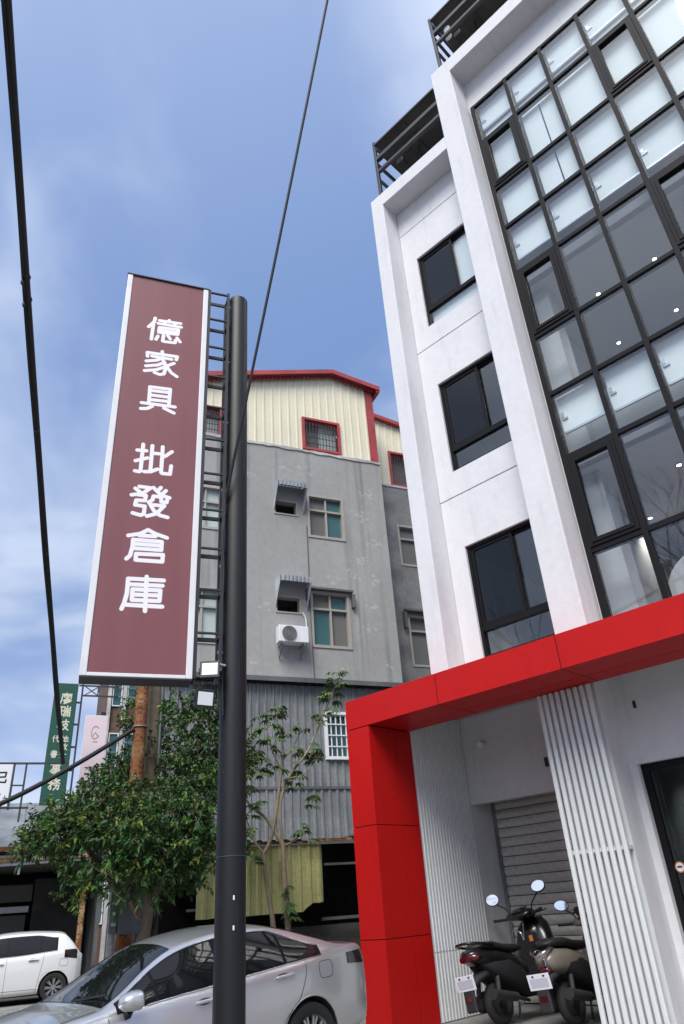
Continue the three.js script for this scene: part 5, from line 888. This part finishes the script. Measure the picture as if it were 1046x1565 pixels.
{
  const t = thing('scooter', 'beige and black scooter half hidden behind the white slatted column', 'scooter', [-5.68, 0.02, -9.62], SCOOT - 0.06); t.scale.set(1.06, 1.06, 1.28); t.rotation.order = 'YXZ'; t.rotation.x = -0.11;
  makeScooter(t, { paint: M.scootBeige, tall: 1.0, mh: 0.25, steer: -0.1, mz: 0.28, mr: [0.066, 0.09], mt: -0.25, lamp: [[-0.40, 0.58, 0.02, 0.03], [-0.39, 0.58, 0.04, 0.06], [-0.34, 0.585, 0.05, 0.075], [-0.30, 0.585, 0.045, 0.075]],
    tail: [[-0.38, 0.66, 0.02, 0.05], [-0.34, 0.66, 0.10, 0.11], [-0.22, 0.66, 0.14, 0.155], [0.0, 0.64, 0.15, 0.18], [0.3, 0.58, 0.14, 0.18], [0.5, 0.5, 0.12, 0.16], [0.56, 0.48, 0.06, 0.12]] });
  mesh('grab_ring', [tube([[-0.22, 0.80, 0.07], [-0.33, 0.80, 0.10], [-0.43, 0.76, 0.07], [-0.46, 0.73, 0], [-0.43, 0.76, -0.07], [-0.33, 0.80, -0.10], [-0.22, 0.80, -0.07]], 0.016, 36, 8)], M.chrome, t);
  mesh('phone_holder', [bx(0.82, 0.85, 1.12, 1.22, -0.10, -0.06), bar([0.83, 1.06, -0.05], [0.83, 1.2, -0.12], 0.02), bar([0.83, 1.2, -0.02], [0.83, 1.14, -0.16], 0.02), bar([0.84, 1.22, -0.10], [0.84, 1.10, -0.05], 0.02)], M.black, t);
  mesh('chrome_trim', [rbx(-0.42, -0.40, 0.62, 0.70, 0.02, 0.06, 0.008)], M.chrome, t);
}

// ---------------------------------------------------------------- plants
const leafMat = mat(lin(1, 1, 1), 0.55, { vertexColors: true, transmission: 0.18, thickness: 0, specularIntensity: 0.7 });
class Leaves {
  constructor() { this.p = []; this.c = []; }
  // folded pointed leaf: base, direction of the midrib, up side, length, width
  add(b, d, up, L, W, col, droop = 0.25) {
    const dx = d.x, dy = d.y, dz = d.z; let sx = dy * up.z - dz * up.y, sy = dz * up.x - dx * up.z, sz = dx * up.y - dy * up.x; const l = Math.hypot(sx, sy, sz) || 1; sx /= l; sy /= l; sz /= l;
    const nx = sy * dz - sz * dy, ny = sz * dx - sx * dz, nz = sx * dy - sy * dx, f = W * 0.22;
    const mid = [b.x + dx * L * 0.45 - nx * f, b.y + dy * L * 0.45 - ny * f, b.z + dz * L * 0.45 - nz * f], tip = [b.x + dx * L, b.y + dy * L - droop * L, b.z + dz * L];
    const l1 = [b.x + dx * L * 0.42 + sx * W, b.y + dy * L * 0.42 + sy * W, b.z + dz * L * 0.42 + sz * W], r1 = [b.x + dx * L * 0.42 - sx * W, b.y + dy * L * 0.42 - sy * W, b.z + dz * L * 0.42 - sz * W], o = [b.x, b.y, b.z];
    this.p.push(...o, ...l1, ...mid, ...l1, ...tip, ...mid, ...o, ...mid, ...r1, ...mid, ...tip, ...r1); for (let i = 0; i < 12; i++) this.c.push(...col);
  }
  build(name, parent) { const g = new THREE.BufferGeometry(); g.setAttribute('position', new THREE.Float32BufferAttribute(this.p, 3)); g.setAttribute('color', new THREE.Float32BufferAttribute(this.c, 3)); g.computeVertexNormals(); return mesh(name, g, leafMat, parent); }
}
const dirv = () => { const z = rr(-1, 1), a = rr(0, 2 * Math.PI), q = Math.sqrt(1 - z * z); return V(q * Math.cos(a), z, q * Math.sin(a)); };
{ // dense evergreen tree, in the yard's frame: [x, height, z, radius]
  const t = thing('evergreen_tree', 'dense leafy dark green tree between the sedan and the workshop', 'tree', yard(-7.9, 0, 6.0), YARD);
  const C = [[-9.28, 2.6, 6.5, 0.30], [-9.0, 2.68, 6.6, 0.46], [-8.95, 2.85, 6.1, 0.42], [-8.62, 2.45, 6.8, 0.48], [-8.6, 2.95, 6.5, 0.45], [-8.55, 3.3, 5.6, 0.40], [-8.35, 2.05, 6.8, 0.40], [-8.15, 2.55, 7.0, 0.5], [-8.2, 3.0, 6.3, 0.42], [-8.2, 3.75, 5.0, 0.40], [-7.95, 1.98, 6.9, 0.36], [-7.75, 2.3, 7.0, 0.45], [-7.65, 2.85, 6.9, 0.45], [-7.35, 2.25, 6.9, 0.42], [-7.25, 2.8, 6.9, 0.46], [-7.05, 3.25, 6.8, 0.42], [-7.5, 3.3, 5.2, 0.45], [-7.55, 3.9, 5.0, 0.48], [-7.75, 4.45, 4.9, 0.42], [-7.35, 4.5, 5.9, 0.36], [-7.15, 3.75, 6.6, 0.42], [-7.1, 4.3, 6.5, 0.38], [-6.9, 2.45, 6.7, 0.40], [-6.85, 3.3, 6.6, 0.40], [-6.85, 3.95, 6.6, 0.38], [-6.6, 3.65, 6.5, 0.30], [-8.75, 1.98, 6.7, 0.24], [-9.45, 2.52, 6.3, 0.2], [-7.95, 3.5, 5.0, 0.45], [-7.9, 4.85, 4.8, 0.30], [-6.9, 4.65, 6.2, 0.25], [-7.35, 1.98, 6.7, 0.26], [-8.0, 2.3, 6.3, 0.5], [-7.4, 2.6, 6.3, 0.5], [-8.6, 2.6, 6.2, 0.5], [-7.3, 3.5, 6.2, 0.4]];
  const Lv = new Leaves(), tw = [];
  for (const [cx, cy, cz, R] of C) {
    const yg = rr(0.04, 0.42), ox = cx + 7.9, oz = cz - 6.0, sub = Math.round(88 * R / 0.45);
    for (let s = 0; s < sub; s++) {   // sprays of leaves on short twigs, denser near the surface
      const d = dirv(); if (d.y < -0.5 && rnd() < 0.6) d.y *= -0.4; const rad = R * Math.pow(rnd(), 0.40) * rr(0.85, 1.16), e = V(ox + d.x * rad * 1.12, cy + d.y * rad * 0.86, oz + d.z * rad);
      const tone = rnd(), young = rnd() < yg && rad > R * 0.7, base = young ? [rr(0.11, 0.19), rr(0.18, 0.26), rr(0.025, 0.045)] : [rr(0.022, 0.05) + tone * 0.02, rr(0.065, 0.115) + tone * 0.03, rr(0.017, 0.03)];
      const ax = d.clone().multiplyScalar(0.7).add(V(rr(-0.5, 0.5), rr(-0.35, 0.45), rr(-0.5, 0.5))).normalize(), len = rr(0.12, 0.24);
      if (s % 3 === 0) tw.push(rod([e.x - ax.x * 0.12, e.y - ax.y * 0.12, e.z - ax.z * 0.12], [e.x + ax.x * len, e.y + ax.y * len, e.z + ax.z * len], 0.006, 0.003, 4));
      const nl = 11 + (rnd() * 7 | 0);
      for (let k = 0; k < nl; k++) { const q = e.clone().addScaledVector(ax, len * k / nl), dd = ax.clone().multiplyScalar(0.55).add(dirv().multiplyScalar(0.85)).normalize(), v = rr(0.8, 1.22); Lv.add(q, dd, dirv().add(V(0, 1.3, 0)), rr(0.045, 0.11), rr(0.013, 0.027), base.map((b) => b * v)); }
    }
  }
  Lv.build('crown', t);
  mesh('twigs', mergeGeometries(tw.map(flat)), M.bark, t).userData.kind = 'stuff';
  mesh('trunk', [limb([[0.05, 0, 0.1], [0.0, 0.8, 0.15], [0.1, 1.6, 0.2], [0.0, 2.4, 0.3]], [0.11, 0.10, 0.085, 0.06], 10)], M.bark, t);
  for (const [a, b, c] of [[-0.6, 2.6, 0.6], [-1.2, 2.9, 0.4], [0.5, 2.6, 0.7], [1.1, 3.6, 0.5], [0.4, 3.9, -0.8], [-0.5, 3.8, -0.9], [0.1, 3.3, 0.0]]) mesh('branch', [limb([[0.06, 1.4, 0.18], [a * 0.4, lerp(1.4, b, 0.45), c * 0.5], [a, b, c]], [0.055, 0.04, 0.015], 7)], M.bark, t);
}
// two lanky shrubs with pale stems and palmate leaves, in the yard's frame
function palmate(Lv, p, d, size, col) { // leaflets spread like a hand
  const side = d.clone().cross(V(0, 1, 0)).normalize(), n = 5 + (rnd() * 3 | 0); for (let k = 0; k < n; k++) { const a = (k / (n - 1) - 0.5) * 2.9, q = d.clone().multiplyScalar(Math.cos(a)).addScaledVector(side, Math.sin(a)).add(V(0, -0.35, 0)).normalize(), v = rr(0.85, 1.15); Lv.add(p, q, V(rr(-0.2, 0.2), 1, rr(-0.2, 0.2)), size * (1 - 0.35 * Math.abs(a) / 1.45), size * 0.17, col.map((c) => c * v), 0.30); }
}
function lanky(t, stems, tufts) {
  const Lv = new Leaves(), st = [];
  for (const [pts, rs] of stems) mesh(pts[0][1] < 0.1 ? 'trunk' : 'stem', [limb(pts, rs, 8)], M.barkPale, t);
  for (const [x, y, z, R, n] of tufts) for (let k = 0; k < n; k++) {
    const d = dirv(); d.y = Math.abs(d.y) * 0.6 - 0.15; d.normalize(); const e = V(x + d.x * R * rr(0.3, 1), y + d.y * R * rr(0.3, 1) + rr(-0.12, 0.12), z + d.z * R * rr(0.3, 1));
    st.push(rod([x, y - 0.05, z], [e.x, e.y, e.z], 0.005, 0.003, 4)); const g = rnd(); palmate(Lv, e, V(d.x, 0.05, d.z).normalize(), rr(0.13, 0.22), [0.035 + g * 0.055, 0.08 + g * 0.09, 0.024 + g * 0.014]);
  }
  Lv.build('crown', t); mesh('leaf_stalks', mergeGeometries(st.map(flat)), M.barkPale, t).userData.kind = 'stuff';
}
{
  const t = thing('shrub', 'lanky shrub with forked pale stem beside the black pole before yellow sheets', 'shrub', yard(-5.6, 0, 5.1), YARD);
  lanky(t, [[[[0.06, 0, 0], [0.01, 1.34, 0], [-0.1, 2.0, 0], [-0.14, 2.40, 0]], [0.055, 0.05, 0.042, 0.036]], [[[-0.14, 2.38, 0], [-0.02, 2.6, 0.02], [0.06, 2.95, 0.04], [0.17, 3.6, 0.05], [0.22, 4.15, 0.05], [0.12, 4.75, 0.02]], [0.034, 0.032, 0.03, 0.026, 0.018, 0.008]], [[[-0.14, 2.38, 0], [-0.3, 2.6, -0.02], [-0.45, 3.0, -0.05]], [0.024, 0.018, 0.008]], [[[0.19, 3.75, 0.05], [0.0, 4.1, 0.1], [-0.12, 4.5, 0.15]], [0.016, 0.012, 0.006]], [[[0.2, 3.9, 0.05], [0.45, 4.2, 0.05], [0.62, 4.55, 0.1]], [0.016, 0.012, 0.006]], [[[-0.14, 2.2, 0], [-0.25, 2.3, 0.1], [-0.4, 2.25, 0.15]], [0.012, 0.010, 0.005]]],
    [[0.1, 4.8, 0.02, 0.26, 13], [-0.12, 4.5, 0.15, 0.22, 9], [0.35, 4.4, 0.05, 0.24, 10], [0.0, 4.2, 0.1, 0.24, 9], [-0.45, 3.05, -0.05, 0.22, 8], [-0.3, 3.7, 0.1, 0.24, 7], [0.45, 4.05, 0.05, 0.2, 7], [-0.35, 2.35, 0.1, 0.16, 7], [0.05, 3.75, 0.1, 0.2, 6], [-0.25, 4.0, 0.0, 0.2, 5], [0.4, 3.5, 0.1, 0.14, 5]]);
}
{
  const t = thing('shrub', 'tall leaning shrub with sparse tufts reaching to the metal annex roof', 'shrub', yard(-5.35, 0, 5.15), YARD);
  lanky(t, [[[[0.03, 0, 0], [0.0, 1.32, 0], [-0.04, 2.02, 0], [-0.06, 2.55, 0]], [0.06, 0.055, 0.05, 0.042]], [[[-0.06, 2.5, 0], [-0.35, 2.96, -0.06], [-0.6, 3.15, -0.1], [-0.8, 3.45, -0.1]], [0.036, 0.03, 0.022, 0.01]], [[[-0.06, 2.5, 0], [-0.09, 3.16, 0], [0.05, 3.6, 0.06], [0.4, 4.05, 0.15], [0.78, 4.85, 0.28], [1.0, 5.35, 0.36]], [0.03, 0.026, 0.022, 0.018, 0.012, 0.006]], [[[-0.06, 2.5, 0], [0.1, 2.55, 0.05], [0.28, 2.7, 0.1]], [0.018, 0.012, 0.006]], [[[0.05, 3.6, 0.06], [0.3, 3.65, 0.1], [0.5, 3.85, 0.1]], [0.012, 0.009, 0.005]]],
    [[1.0, 5.35, 0.36, 0.24, 13], [0.86, 5.05, 0.3, 0.22, 9], [0.6, 4.6, 0.22, 0.24, 8], [0.95, 4.7, 0.3, 0.2, 6], [0.45, 4.0, 0.15, 0.22, 8], [0.62, 3.95, 0.15, 0.2, 8], [-0.75, 3.4, -0.1, 0.22, 8], [0.42, 3.19, 0.16, 0.10, 5], [0.26, 2.68, 0.1, 0.16, 7], [-0.5, 3.2, -0.1, 0.18, 6], [0.2, 3.65, 0.1, 0.16, 6], [0.0, 1.45, 0.05, 0.16, 7], [0.02, 1.7, 0.05, 0.1, 4]]);
}
// bare trees across the street, mirrored in the lower glass
function bareTree(pos, H, label) {
  const t = thing('bare_tree', label, 'tree', pos), trunk = [], br = [];
  const grow = (p, d, L, r, depth) => {
    const q = p.clone().addScaledVector(d, L), m = p.clone().lerp(q, 0.5).add(V(rr(-0.05, 0.05) * L, 0, rr(-0.05, 0.05) * L)); (depth < 1 ? trunk : br).push(limb([p.toArray(), m.toArray(), q.toArray()], [r, r * 0.82, r * 0.66], depth < 2 ? 8 : 4, 2));
    if (depth >= 6) return; const n = depth < 1 ? 4 : rnd() < 0.6 ? 3 : 2;
    for (let k = 0; k < n; k++) { const nd = d.clone().multiplyScalar(0.75).add(dirv().multiplyScalar(0.62)).add(V(0, 0.16, 0)).normalize(); grow(p.clone().lerp(q, depth < 1 ? rr(0.75, 1) : rr(0.55, 1)), nd, L * rr(0.58, 0.8), r * rr(0.5, 0.64), depth + 1); }
  };
  grow(V(0, 0, 0), V(0.02, 1, 0).normalize(), H * 0.40, 0.16, 0);
  mesh('trunk', merge(trunk), M.bark, t); mesh('crown', mergeGeometries(br.map(flat)), M.bark, t);
}
{ // two-storey shops opposite, mirrored low in the door and the cars
  const t = thing('shop_row', 'row of two-storey beige shops on the opposite side of the street', 'building', [-12, -0.215, 19]);
  mesh('wall', [holed(-22, 26, 0, 6.6, 0, 0.3, [...Array(12)].flatMap((_, k) => [[-21 + k * 4, -18 + k * 4, 0.05, 2.8], [-20.6 + k * 4, -18.6 + k * 4, 3.9, 5.5]]))], M.concrete, t);
  mesh('body', [bx(-21.8, 25.8, 0, 6.5, 1.2, 9)], M.shadeDark, t);
  mesh('parapet', [bx(-22.1, 26.1, 6.6, 7.1, -0.1, 9)], M.concrete, t);
  for (let k = 0; k < 12; k++) { mesh('shutter', [bx(-21 + k * 4, -18 + k * 4, 0.05, 2.8, 0.16, 0.2)], M.greyCorr, t); const w = part('window', t); mesh('pane', [bx(-20.6 + k * 4, -18.6 + k * 4, 3.9, 5.5, 0.16, 0.17)], M.tealGlass, w); mesh('window_frame', [frameBox(-20.6 + k * 4, -18.6 + k * 4, 3.9, 5.5, 0.05, 0.15, 0.07)], M.sash, w); mesh('awning', [bar([-21.2 + k * 4, 3.1, -0.6], [-17.8 + k * 4, 3.1, -0.6], 0.06, 1.2)], M.greyCorr, t); }
}
bareTree([-7.6, -0.22, 4.6], 14.0, 'bare leafless tree across the street, mirrored in the curtain wall glass');
bareTree([-14.8, -0.22, 4.9], 14.0, 'bare leafless tree across the street, mirrored in the lowest left window');
renderer.render(scene, camera);
